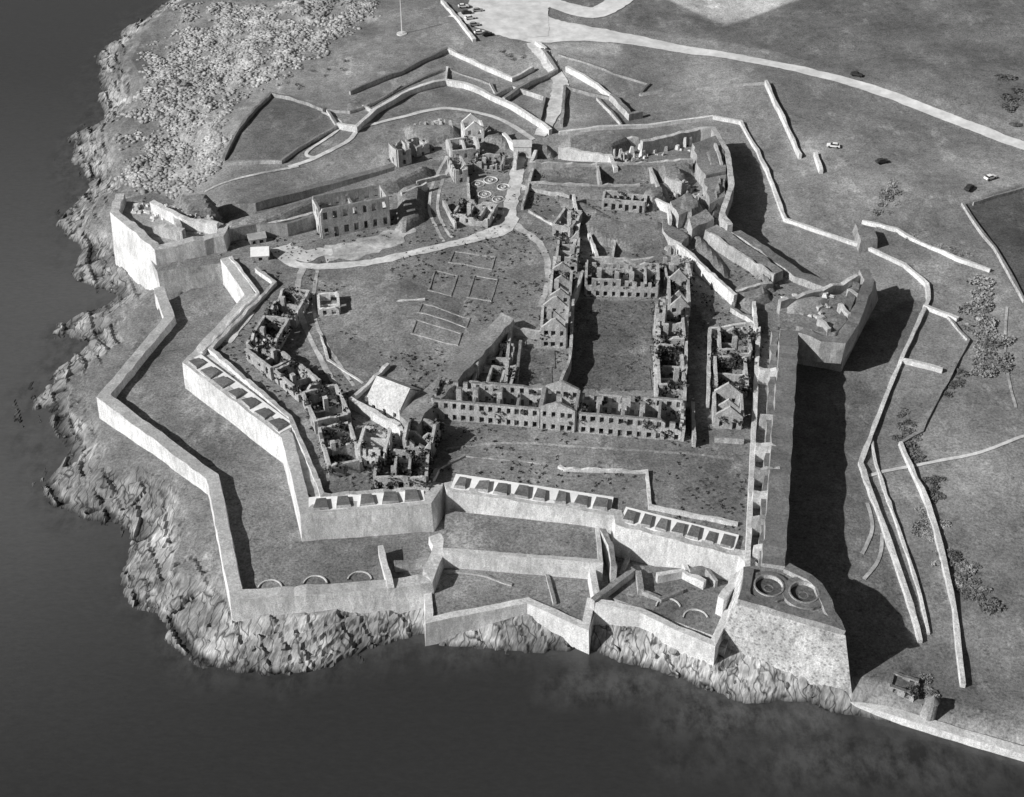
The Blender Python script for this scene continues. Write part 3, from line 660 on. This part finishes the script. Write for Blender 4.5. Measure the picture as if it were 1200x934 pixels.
ruin((474,534),(506,538),8,5,3,2,parts=1,gable=2,rag=.6,label="ivy smothered gabled ruin",ivy=5.5)
ruin((434,482),(470,496),8,4.5,3,1,parts=0,gable=3,roof=True,rag=0,roofmat=MSL,mat=MSL,label="pale building with weathered pitched roof",name="store_building",cat="building",ivy=0,sidebays=1)
# gatehouse
gx,gy=S(612,184,0); root=empty("gatehouse",(gx,gy,0),"pale stone gatehouse with arched entrance","gatehouse")
mb=MB()
for sx_ in (-1,1): mb.box(gx+sx_*2.0,gy,0,1.6,4,4.5)
mb.box(gx,gy,2.9,2.39,4,1.6); obj_from(mb,"wall",[MSL],root)
mb=MB(); mb.hexa([(gx-3,gy-2.2,4.5),(gx+3,gy-2.2,4.5),(gx+3,gy+2.2,4.5),(gx-3,gy+2.2,4.5)],[(gx-3,gy-.1,6),(gx+3,gy-.1,6),(gx+3,gy+.1,6),(gx-3,gy+.1,6)]); obj_from(mb,"roof",[MSLATE],root)
mb=MB(); vs=[];K=9
for i in range(K):
    t=math.pi*i/(K-1)
    for r in (1.2,1.5):
        for yy in (-2.25,-2.02): vs.append((gx+r*math.cos(t),gy+yy,1.7+r*math.sin(t)))
fs=[]
for i in range(K-1):
    k=4*i; fs+=[(k,k+4,k+6,k+2),(k+1,k+3,k+7,k+5),(k+2,k+6,k+7,k+3),(k,k+1,k+5,k+4)]
mb.add(vs,fs); obj_from(mb,"arch",[MS],root)
# small stone turret at the ditch mouth
tx_,ty_=S(1088,836,-11.5); tz0=Hs(tx_,ty_)-.3; root=empty("stone_turret",(tx_,ty_,tz0),"small dark stone turret beside the shore path","turret")
mb=MB(); K=12; vs=[]
for zz,r in ((0,1.5),(5.0,1.2)):
    for i in range(K): t=2*math.pi*i/K; vs.append((tx_+r*math.cos(t),ty_+r*math.sin(t),tz0+zz))
mb.add(vs,[(i,(i+1)%K,K+(i+1)%K,K+i) for i in range(K)]); obj_from(mb,"wall",[MSD],root)
mb=MB(); vs=[(tx_+1.4*math.cos(2*math.pi*i/K),ty_+1.4*math.sin(2*math.pi*i/K),tz0+5) for i in range(K)]+[(tx_,ty_,tz0+6.6)]
mb.add(vs,[(i,(i+1)%K,K) for i in range(K)]+[list(range(K))[::-1]]); obj_from(mb,"roof",[MSD],root)
ruin((1040,812),(1070,822),3.5,2.6,2,1,z0=-11.2,parts=0,rag=.5,label="small dark ruined hut at the ditch mouth",mat=MSD,ivy=.8)
# ---------------------------------------------------------------- earth / stone masses inside
BL=[("traverse",[(588,366),(604,373),(486,500),(468,486)],5.0,[MGL,MSD],"long broad topped stone traverse bank"),
 ("casemate",[(812,168),(838,158),(848,176),(850,200),(828,205),(818,195)],5,[MG,MSD],"grass roofed stone casemate block"),
 ("casemate",[(826,210),(850,204),(850,230),(832,240)],4.2,[MG,MSD],"grass roofed stone casemate block"),
 ("casemate",[(784,236),(806,228),(818,240),(796,252)],4.5,[MG,MSR],"grass roofed stone casemate block"),
 ("casemate",[(806,256),(826,244),(836,256),(812,268)],4.0,[MG,MSR],"grass roofed stone casemate block"),
 ("casemate",[(828,270),(842,264),(918,316),(904,325)],3.4,[MG,MSD],"long grass roofed casemate range"),
 ("casemate",[(776,258),(806,276),(798,286),(776,272)],3.2,[MG,MSR],"low grass roofed vault"),
 ("casemate",[(1003,262),(1022,266),(1028,280),(1010,284)],-0.6,[MG,MSD],"small grass roofed stone shelter"),
]
for nm,uv,zt,ms,lb in BL: prism(nm,uv,zt,-7,ms,lb,nm.replace("_"," "),slope=.8,rough=.5)
MD=[([(618,192),(700,196),(762,196),(812,190),(815,205),(760,214),(700,212),(616,206)],3.2),
 ([(616,216),(670,222),(740,222),(800,214),(806,224),(745,236),(690,236),(614,228)],2.4),
 ([(655,168),(720,160),(745,172),(720,186),(660,186)],3.6),
 ([(262,266),(330,248),(460,212),(505,196),(508,210),(470,226),(380,250),(300,280),(262,284)],3.0),
 ([(735,318),(775,296),(800,312),(806,338),(780,345),(770,330),(740,330)],2.5),
 ([(690,250),(730,262),(780,262),(790,290),(740,300),(700,290),(676,270)],2.2),
 ([(470,150),(540,150),(540,168),(500,176),(478,168)],2.4),
 ([(570,145),(600,168),(598,180),(560,170)],2.6),
 ([(845,350),(880,372),(908,356),(900,330),(870,330)],2.5),
 ([(465,225),(500,215),(500,262),(470,282),(462,262)],2.6),
 ([(600,330),(640,330),(632,370),(600,362)],1.2),
 ([(520,500),(580,512),(640,520),(560,530),(515,522)],.6),
 ([(400,330),(480,320),(560,350),(560,400),(480,430),(420,420),(385,380)],2.0),
 ([(200,240),(250,235),(262,262),(215,268)],4.2),
 ([(764,206),(780,200),(800,206),(812,220),(796,226),(772,222)],4.2),
 ([(800,276),(824,278),(858,318),(856,338),(836,322)],1.8),
 ([(846,186),(852,240),(836,262),(828,240)],5.6),
 ([(640,226),(690,240),(720,256),(700,262),(660,252)],1.8),
 ([(880,322),(905,330),(912,346),(890,350)],3.4),
 ([(612,172),(650,176),(650,188),(616,186)],3.2),([(750,228),(784,224),(786,240),(764,250),(750,242)],3.4),
 ([(790,240),(812,236),(830,256),(812,272),(786,262)],4.9),([(814,190),(850,190),(850,214),(824,216)],5.4)]
for uv,h in MD: mound(uv,0,h,MG,"uneven grassy earth bank inside the fort",edge=3.0 if h>1.7 and h!=2.0 else 14)
mound([(922,352),(950,346),(975,350),(968,364),(940,370),(920,368)],2.4,1.4,MGL,"hummocky grass on the bastion top",edge=3)
IW=[([(795,284),(862,346)],4,.9,MSL,"tall pale stone wall inside the rampart"),
 ([(862,346),(858,360),(888,378)],2,.9,MS,"stone wall on the rampart walk"),
 ([(650,462),(668,420),(672,345),(684,316)],4.5,.7,MSR,"broken stone wall along the yard"),
 ([(770,470),(768,400),(776,350)],4.5,.7,MSR,"broken yard wall"),
 ([(806,340),(804,420),(801,500)],5,.7,MSR,"long roofless range wall"),
 ([(600,382),(634,388)],3,.8,MSR,"yard wall"),([(598,382),(592,452)],3,.8,MSR,"tall thin yard wall"),
 ([(610,398),(604,456)],2.5,.7,MS,"thin yard wall"),
 ([(652,470),(662,425)],2.5,.7,MS,"thin yard wall"),
 ([(410,466),(468,498)],3.2,1.2,MSL,"pale stone retaining wall"),([(410,468),(440,440),(455,425)],2.0,.9,MSL,"pale stone wall up the slope"),
 ([(468,498),(478,520)],3,1,MSL,"pale stone wall end"),
 ([(300,314),(322,330),(246,408),(340,488),(372,562)],1.6,1.0,MSE,"inner parapet wall of the sea rampart"),
 ([(270,300),(302,342),(236,412)],1.5,.8,MSL,"stone parapet on the sea rampart"),
 ([(372,562),(378,580),(500,572),(512,548)],1.4,1.0,MSE,"inner parapet wall of the sea bastion"),
 ([(512,548),(545,533),(655,545)],.9,.6,MS,"low retaining wall across the grass"),([(655,545),(662,549),(758,552),(762,592),(865,612)],1.3,.7,MSL,"low retaining wall across the grass"),
 ([(265,274),(330,258),(372,248)],3,1,MSR,"stone wall below the hillside rampart"),
 ([(265,268),(300,262),(336,262),(368,252)],4.5,1,MSD,"broken stone wall below the hillside rampart"),
 ([(620,246),(660,268),(668,296)],1.4,.7,MS,"low stone wall"),
 ([(672,228),(678,262),(670,300)],3,.9,MSL,"pale thin stone wall"),
 ([(612,216),(668,228)],2.2,.8,MS,"stone wall by the gate road"),
 ([(805,345),(812,300)],3,.8,MSR,"ruined stone wall"),
 ([(812,470),(814,515)],3,.8,MSR,"ruined stone wall"),
 ([(832,384),(882,378)],2.5,.8,MSL,"pale stone wall across the rampart"),
 ([(832,384),(830,470)],3,.8,MSR,"ruined stone wall beside the yard"),
 ([(838,512),(872,514)],2,.8,MS,"low stone wall"),
 ([(376,392),(384,420),(425,448)],1.0,.6,MSL,"low pale kerb wall on the slope"),
 ([(462,352),(498,350)],2.3,.8,MSL,"short pale wall stub on the parade slope"),
 ([(700,165),(748,160)],3,1.0,MSL,"pale wall of the landward front"),
 ([(620,190),(700,192),(760,190),(812,186)],4.0,1.0,MSR,"rampart wall along the landward front"),
 ([(616,212),(690,216),(750,216)],3.0,.8,MSR,"inner wall of the landward rampart"),
 ([(655,172),(715,182),(722,196)],4.0,1.2,MSL,"pale stone face of a gun platform"),
 ([(752,166),(820,150),(836,150),(852,176),(858,215),(846,250),(856,264)],5,1.6,MSR,"stone face of the landward bastion"),
 ([(590,155),(606,172),(603,192)],3,1,MSL,"pale wall flanking the gate"),([(628,176),(622,190)],3,1,MSL,"pale wall flanking the gate"),
 ([(470,225),(500,214)],3,.8,MSR,"wall on the rampart slope"),
 ([(178,236),(215,255),(255,262)],6,1.5,MSL,"broken pale masonry inside the bastion"),
 ([(180,262),(215,270)],6,1.5,MSR,"broken masonry inside the bastion"),
 ([(204,246),(212,272)],5.5,1.5,MSR,"broken masonry inside the bastion"),
 ([(446,640),(458,688)],-4,1.3,MSL,"short pale traverse wall on the terrace"),
 ([(462,660),(500,655)],-4.6,1.2,MS,"low stone wall on the terrace"),
 ([(706,620),(716,640),(720,664)],-2,1.2,MS,"stone wall between the platforms"),
 ([(770,674),(800,668),(826,682)],-4.2,1,MSL,"pale curved battery wall"),
 ([(845,700),(868,672)],-1,1.6,MSL,"pale steps wall below the bastion"),
 ([(748,690),(775,700),(800,690)],-5.2,.7,MS,"low wall in the battery"),
 ([(724,636),(752,648),(800,650),(826,664)],-5.6,.9,MSL,"low angled terrace wall below the scarp"),
 ([(736,652),(728,672)],-6.2,.8,MS,"short wall stepping down the terrace"),
 ([(800,652),(806,668)],-4.8,.9,MSL,"short pale enclosure wall"),([(808,668),(828,664),(840,680)],-4.2,.8,MS,"small enclosure wall beside the bastion"),
 ([(520,668),(560,672),(600,684)],-7.3,.6,MS,"faint low wall across the lower terrace"),
 ([(640,668),(650,706)],-7.2,.7,MS,"low cross wall on the lower terrace"),
 ([(488,212),(522,204)],1.6,.7,MSR,"low broken wall near the gate"),([(520,234),(534,262)],2.2,.7,MSR,"low broken wall near the gate"),
 ([(548,238),(590,248)],1.6,.6,MSL,"low pale garden wall"),([(548,205),(550,238)],2.2,.7,MSR,"garden wall beside the stone rings"),
 ([(625,196),(612,240)],2.4,.8,MSR,"wall flanking the gate road"),
 ([(680,300),(740,304),(790,300)],2.2,.8,MSR,"broken wall behind the barracks"),
 ([(690,272),(700,300)],2.4,.8,MSL,"short pale wall behind the barracks"),([(724,262),(718,300)],2,.7,MSR,"thin wall behind the barracks"),
 ([(650,300),(646,340)],2.4,.8,MSR,"yard wall behind the barracks"),
 ([(806,300),(850,345)],1.2,.7,MSR,"low inner wall of the casemate court"),
 ([(862,340),(905,330)],3.4,1,MSR,"broken wall beside the bastion ramp"),([(884,352),(886,380)],3,.9,MSL,"pale end wall of the rampart walk"),
 ([(762,196),(772,218)],3.6,.8,MSR,"cross wall on the landward rampart"),([(700,192),(704,214)],3.6,.8,MSR,"cross wall on the landward rampart"),
 ([(768,232),(784,240),(786,256)],3,.8,MSL,"pale wall at the casemate court"),([(780,206),(800,214)],4.6,.8,MSR,"low embrasure wall on the bastion"),
 ([(838,168),(846,190)],6,.8,MSR,"low parapet on the casemate roof"),([(832,272),(908,322)],4.3,.6,MSR,"low parapet along the casemate roof")]
for uv,zt,w,mt,lb in IW: wall("stone_wall",uv,zt,min(-.5,zt-4) if zt>0 else -9,w,'C',mt,lb,jz=.3,jx=.12,step=1.8)
# rubble heaps
def rubble(u,v,z,r,n,h,mat,label="heap of broken pale masonry"):
    cx,cy=S(u,v,z); mb=MB()
    for _ in range(n):
        a=rnd.uniform(0,6.28); q=r*math.sqrt(rnd.random()); s=rnd.uniform(.5,1.5)
        mb.box(cx+q*math.cos(a),cy+q*.8*math.sin(a),z-.4,s*rnd.uniform(.6,1.8),s,rnd.uniform(.3,1)*h*(1.2-q/r),rnd.uniform(0,3.1),0,rnd.uniform(.2,.6))
    obj_from(mb,"rubble",[mat],None,label,"rubble",kind="stuff")
for u,v,z,r,n,h,m in ((195,250,2.5,7,40,2.6,MSL),(225,258,2.5,6,30,2.2,MSR),(165,245,2.5,4,18,2.6,MSL),(240,272,2.5,3,14,2,MSR),(728,188,0,7,34,5,MSR),(752,182,0,5,22,6,MSL),(776,176,0,6,30,5,MSR),(800,172,0,5,22,5.4,MSL),(700,178,0,4,16,5,MSR),(795,225,0,5,22,5,MSR),(815,236,0,4,16,5,MSR),
  (935,352,3.0,4,22,1.4,MSL),(955,362,3.0,5,22,1.2,MSR),(962,345,3.0,3,12,1.2,MSL),(690,318,0,5,16,3,MSR),(800,325,0,6,22,3,MSR),(790,300,0,6,24,3.4,MSR),(755,270,0,4,16,3.2,MSL),(515,150,0,5,22,3.8,MSL),(492,152,0,4,14,3.5,MSR),(575,160,0,4,14,4,MSR),(655,255,0,3,12,2.2,MSR),
  (850,345,0,5,18,2.5,MSR),(900,335,0,4,14,3,MSL),(925,322,0,3,10,2.4,MSL),(395,505,0,3,10,1.4,MSR),(410,565,0,4,12,1.6,MSL),(820,470,0,3,10,2,MSR),(830,185,0,4,14,6,MSR),(838,222,0,4,12,5.4,MSR)):
    rubble(u,v,z,r,n,h,m)
# merlons
def merlons(a,b,n,z,h,dep,wf=.62,mat=MSL,label="row of merlons with embrasures on the rampart"):
    a=np.array(S(*a,z));b=np.array(S(*b,z)); L=np.linalg.norm(b-a); e=(b-a)/L; nn=np.array([-e[1],e[0]])
    root=empty("embrasured_parapet",(*((a+b)/2),z),label,"parapet")
    mb=MB(); q=[a-nn*.02,b-nn*.02,b+nn*(dep+1.2),a+nn*(dep+1.2)]; mb.hexa([(p[0],p[1],-.3) for p in q],[(p[0],p[1],z+.12) for p in q]); obj_from(mb,"gun_platform",[MWH],root)
    for i in range(n):
        c=a+e*L*(i+.5+rnd.uniform(-.06,.06))/n+nn*dep/2; mb=MB(); w=L/n*wf*rnd.uniform(.85,1.12)
        q=[c-e*w/2-nn*dep/2, c+e*w/2-nn*dep/2, c+e*w*.36+nn*dep/2, c-e*w*.36+nn*dep/2]
        t=[p+(c-p)*.12+np.array([rnd.uniform(-.2,.2),rnd.uniform(-.2,.2)]) for p in q]
        mb.hexa([(p[0],p[1],z-.2) for p in q],[(p[0],p[1],z+h+rnd.uniform(-.2,.15)) for p in t]); obj_from(mb,"merlon",[mat],root)
merlons((528,572),(715,600),8,.9,.85,3.6,.74,mat=MSG)
merlons((726,611),(860,645),7,.9,.85,3.6,.74,mat=MSG)
merlons((218,424),(328,508),7,1.1,.75,3.2,.8,mat=MSG)
merlons((362,600),(498,587),5,1.1,.8,3.4,.78,mat=MSG)
# gun pits & emplacement arcs
def ringmesh(mb,cx,cy,z,r0,r1,h,a0=0,a1=2*math.pi,K=28,mi=0):
    full=abs(a1-a0-2*math.pi)<1e-3; vs=[];fs=[]
    n=K if full else K+1
    for i in range(n):
        t=a0+(a1-a0)*i/K; c,s_=math.cos(t),math.sin(t)
        vs+=[(cx+r0*c,cy+r0*s_,z),(cx+r0*c,cy+r0*s_,z+h),(cx+r1*c,cy+r1*s_,z+h),(cx+r1*c,cy+r1*s_,z)]
    for i in range(K):
        k=4*i;j=4*((i+1)%n)
        fs+=[(k,k+1,j+1,j),(k+1,k+2,j+2,j+1),(k+2,k+3,j+3,j+2)]
    mb.add(vs,fs,mi)
for i,(u,v) in enumerate(((901,687),(942,695))):
    cx,cy=S(u,v,4.6); root=empty("gun_pit",(cx,cy,4),"circular stone gun pit on the bastion top","gun emplacement",group="circular gun pits")
    mb=MB(); ringmesh(mb,cx,cy,3.8,2.7,3.0,1.2); obj_from(mb,"rim",[MS],root)
    mb=MB(); ringmesh(mb,cx,cy,3.9,.8,1.0,.2,K=16); obj_from(mb,"pivot",[MSD],root)
    mb=MB(); ringmesh(mb,cx,cy,3.9,.02,2.7,.13,K=24); obj_from(mb,"pit_floor",[MGD],root)
    mb=MB(); ringmesh(mb,cx,cy,3.9,3.0,4.1+.2*i,.85+.07*i,K=24); obj_from(mb,"grass_collar",[MSG],root)
wall("parapet_wall",[(872,664),(866,702),(990,738),(964,682),(925,660)],5.1,3.5,2.0,'L',MSG,"grassy parapet around the corner bastion top",jz=.3,jx=.2)
for u,v in ((316,690),(369,685),(421,680),(783,712),(815,725)):
    z=-6.6 if u<600 else -6.2
    cx,cy=S(u,v,z); mb=MB(); ringmesh(mb,cx,cy,z-.3,2.4,2.65,.45,0.1,math.pi-.1,K=14); obj_from(mb,"gun_racer",[MSL],None,"curved pale stone gun racer set in grass","gun emplacement",group="curved gun racers")
for u,v,r in ((560,218,1.5),(575,214,1.6),(590,222,1.4),(568,230,1.5),(584,236,1.3)):
    cx,cy=S(u,v,0); mb=MB(); zz=rels(cx,cy)-.1; ringmesh(mb,cx,cy,zz,r-.15+.5,r+.6,.35); ringmesh(mb,cx,cy,zz,r*.4,r*.4+.2,.3,K=16); obj_from(mb,"stone_ring",[MSL],None,"circular pale stone kerb ring in a yard","garden ring",group="circular stone rings")
# hut foundations on parade
MND=[ (np.array([S(u,v,0) for u,v in uv]),h,3.0 if h>1.7 and h!=2.0 else 14) for uv,h in MD]
def topz(x,y):
    z=rels(x,y)
    for P,h,e in MND:
        s=float(sdist(np.array([x]),np.array([y]),P)[0])
        if s>0: t=min(1,s/e); z=max(z,-.15+(h+.15)*(t*t*(3-2*t))**.7+t*.6*(float(fbm(np.array([x]),np.array([y]),4,3,17)[0])-.3))
    return z
for q in ([(532,292),(580,298),(576,312),(526,305)],[(510,314),(536,320),(528,343),(502,338)],[(556,320),(583,324),(575,350),(548,345)],[(495,358),(550,370),(546,380),(490,368)],[(488,378),(540,388),(536,400),(482,392)]):
    P=[S(u,v,1.5) for u,v in q]; P.append(P[0]); P=resample(P,1.5); P=[(p[0],p[1],topz(p[0],p[1])+.22) for p in P]; mb=MB(); strip(mb,P,.4,'C',-.6,0,.05,.06,1.5)
    obj_from(mb,"hut_foundation",[MS],None,"low rectangular hut foundation in the grass","foundation",group="hut foundations")
# ---------------------------------------------------------------- vegetation
def leafblob(mb,c,r,n,fl=0.8,ls=.45,R=rnd,mi=0):
    for _ in range(n):
        while True:
            p=np.array([R.uniform(-1,1),R.uniform(-1,1),R.uniform(-.3,1)])
            L=np.linalg.norm(p)
            if .45<L<1: break
        q=np.array(c)+p*np.array([r,r,r*fl]); s=ls*R.uniform(.6,1.4)
        a=np.array([R.gauss(0,1) for _ in range(3)])+p*.8; a/=np.linalg.norm(a)
        b=np.cross(a,[R.gauss(0,1),R.gauss(0,1),R.gauss(0,1)]); b/=np.linalg.norm(b); d_=np.cross(a,b)
        mb.add([q+b*s,q+d_*s,q-b*s,q-d_*s*1.1],[(0,1,2,3)],mi)
mb=MB()
for a,b,c,d_,z0,h,iv in IVY:
    if iv<=0: continue
    area=np.linalg.norm(b-a)*np.linalg.norm(d_-a)
    for _ in range(int(iv*area/8)+1):
        s,t=rnd.random(),rnd.random()
        onwall=rnd.random()<.6
        if onwall:
            if rnd.random()<.5: s=rnd.choice([0.02,.98])
            else: t=rnd.choice([0.02,.98])
        p=a+(b-a)*s+(d_-a)*t; z=z0+(h*rnd.uniform(.35,.9) if onwall else 0.2)
        leafblob(mb,(p[0],p[1],z),rnd.uniform(.7,1.9),30,.8,.3)
obj_from(mb,"ivy",[MIV],None,"dark ivy and bushes smothering the ruins","ivy",kind="stuff")
mb=MB(); R3=np.random.RandomState(21); x0,y0=P1.min(0); x1,y1=P1.max(0)
tx=R3.uniform(x0,x1,9000); ty=R3.uniform(y0,y1,9000); ss=sdist(tx,ty,P1); dn=fbm(tx,ty,10,3,131); tz=rel(tx,ty); k=0
PYD=np.array([S(u,v,0) for u,v in ((676,352),(768,354),(765,462),(664,458))]); sy=sdist(tx,ty,PYD)
for a_,b_,s_,d2,z_,y_ in zip(tx,ty,ss,dn,tz,sy):
    if s_>3 and (d2>.5 or y_>0) and k<3000: k+=1; leafblob(mb,(a_,b_,max(z_,.03)),rnd.uniform(.25,.6)*(1.5 if y_>0 else 1),7,.6,.2)
obj_from(mb,"weeds",[MIV],None,"dark tussocks and weeds in the rough grass","weeds",kind="stuff")
BUM=[]
for k in range(5):
    mb=MB(); R=random.Random(k)
    for j in range(6): leafblob(mb,(R.uniform(-1.1,1.1),R.uniform(-1.1,1.1),R.uniform(.1,.5)),R.uniform(.6,1.0),60,.8,.18,R)
    mb.box(0,0,-.3,.2,.2,.8)
    me=bpy.data.meshes.new("bush"); me.from_pydata([tuple(v) for v in mb.v],[],mb.f); BUM.append(me)
BUM2=[m.copy() for m in BUM]
for m in BUM: m.materials.append(MBU)
for m in BUM2: m.materials.append(MBM)
def bush(x_,y_,z_,s,light=True,label="rounded scrub bush on the grass bank"):
    o=bpy.data.objects.new("bush",rnd.choice(BUM if light else BUM2)); COL.objects.link(o); o.location=(x_,y_,z_); o.scale=(s*rnd.uniform(.8,1.2),s*rnd.uniform(.8,1.2),s*rnd.uniform(.55,.8)); o.rotation_euler=(0,0,rnd.uniform(0,6.28))
    o["label"]=label; o["category"]="bush"; o["group"]="scrub bushes on the banks"
for (u0,v0,u1,v1,n,sp,sc,li) in ((1050,215,1035,250,14,10,1.3,True),(1145,330,1165,440,48,14,1.7,True),(1085,600,1125,690,28,12,1.1,True),(1115,640,1150,720,22,12,1.2,False),(1060,490,1075,545,18,9,1.1,False),(1085,555,1100,585,9,7,1.0,False),(1190,100,1198,140,12,12,1.7,False),(1040,268,1130,300,20,6,.9,True),(1108,470,1130,430,8,6,.9,False),(1085,780,1085,825,5,3,1.1,True),(590,60,620,72,6,4,1.0,True),(330,100,420,70,14,12,.9,True)):
    for _ in range(n):
        t=rnd.random(); u=u0+(u1-u0)*t+rnd.gauss(0,sp*.6); v=v0+(v1-v0)*t+rnd.gauss(0,sp*.5)
        x_,y_,z_=G(u,v); bush(x_,y_,Hs(x_,y_)-.2,sc*rnd.uniform(.6,1.2),li)
# scrub on hillside: matted low clumps of small leaf faces over lumpy ground
bm=bmesh.new(); bmesh.ops.create_icosphere(bm,subdivisions=1,radius=1); IV=np.array([v.co[:] for v in bm.verts]); IF=[[v.index for v in f.verts] for f in bm.faces]; bm.free()
mb=MB(); mn,mx=SCR.min(0)-12,SCR.max(0)+12
pts=np.column_stack([np.random.RandomState(3).uniform(mn[0],mx[0],60000),np.random.RandomState(4).uniform(mn[1],mx[1],60000)])
hh,sdd,smm=Hfield(pts[:,0],pts[:,1]); k=0; cl=fbm(pts[:,0],pts[:,1],7,3,151)
for (px_,py_),h_,s_,c_ in zip(pts,hh,smm,cl):
    if rnd.random()<s_*np.clip((c_-.3)*3,0.06,1) and k<15000:
        k+=1; r=rnd.uniform(.35,1.0)*(.6+c_)
        J=1+np.array([rnd.uniform(-.35,.35) for _ in range(len(IV))])
        mb.add((IV*J[:,None]*[r,r*rnd.uniform(.8,1.2),r*.42]+[px_,py_,h_+r*.02]).tolist(),IF)
obj_from(mb,"scrub",[mat_flat("gorse",0.33,0.95,0.5,1.3)],None,"pale gorse and bracken covering the hillside","scrub",kind="stuff",smooth=True)
# ---------------------------------------------------------------- cars
def car(u,v,ang,mat,label,z=None):
    x_,y_,z_=G(u,v); z_=Hs(x_,y_)+.2
    root=empty("car",(x_,y_,z_),label,"car",group="parked cars")
    c,s_=math.cos(ang),math.sin(ang)
    def T(p): return (x_+p[0]*c-p[1]*s_,y_+p[0]*s_+p[1]*c,z_+p[2])
    def prof(pr,wy,wt,name,mat):
        mb=MB(); n=len(pr); vs=[T((px,-wy if pz<.95 else -wt,pz)) for px,pz in pr]+[T((px,wy if pz<.95 else wt,pz)) for px,pz in pr]
        mb.add(vs,[list(range(n)),list(range(2*n-1,n-1,-1))]+[(i,n+i,n+(i+1)%n,(i+1)%n) for i in range(n)]); obj_from(mb,name,[mat],root)
    prof([(-2.05,.35),(-2.1,.75),(-1.9,.93),(2.0-.9,.94),(2.0,.78),(2.1,.6),(2.05,.32)],.8,.8,"body",mat)
    prof([(-1.6,.94),(-1.25,1.36),(.25,1.38),(.95,.94)],.76,.62,"window",MGLS)
    prof([(-1.3,1.365),(-1.2,1.43),(.2,1.44),(.3,1.385)],.62,.64,"roof",mat)
    for px in (-1.3,1.3):
        for py in (-.76,.76):
            mb=MB(); K=12; vs=[]
            for sgn in (-.1,.1):
                for i in range(K): t=2*math.pi*i/K; vs.append(T((px+.32*math.cos(t),py+sgn,.32+.32*math.sin(t))))
            mb.add(vs,[list(range(K)),list(range(2*K-1,K-1,-1))]+[(i,K+i,K+(i+1)%K,(i+1)%K) for i in range(K)]); obj_from(mb,"wheel",[MTY],root)
car(976,174,.0+2.9,MCW,"pale saloon car parked on open grass")
car(1033,193,.3,MCD,"dark saloon car parked on open grass")
car(1160,210,.5,MCW,"pale car parked on grass near the field")
car(1135,222,.9,MCD,"dark car parked on grass near the field")
car(1003,91,-.4,MCD,"dark car driving on the coast road")
for i,(u,v,m) in enumerate([(543,9,MCW),(547,17,MCD),(551,24,MCW),(556,31,MCG),(562,40,MCW),(571,42,MCD),(560,14,MCG)]): car(u,v,.15+.1*(i%3),m,("pale" if m==MCW else "dark")+" car parked along the car park wall")
x_,y_,z_=G(471,40); root=empty("flagpole",(x_,y_,z_),"tall thin white flagpole on the grass","flagpole")
mb=MB(); mb.box(x_,y_,z_,.35,.35,16,0,0,.5); obj_from(mb,"pole",[MWH],root)
mb=MB(); ringmesh(mb,x_,y_,z_,.2,2.0,.4); obj_from(mb,"base",[MSL],root)
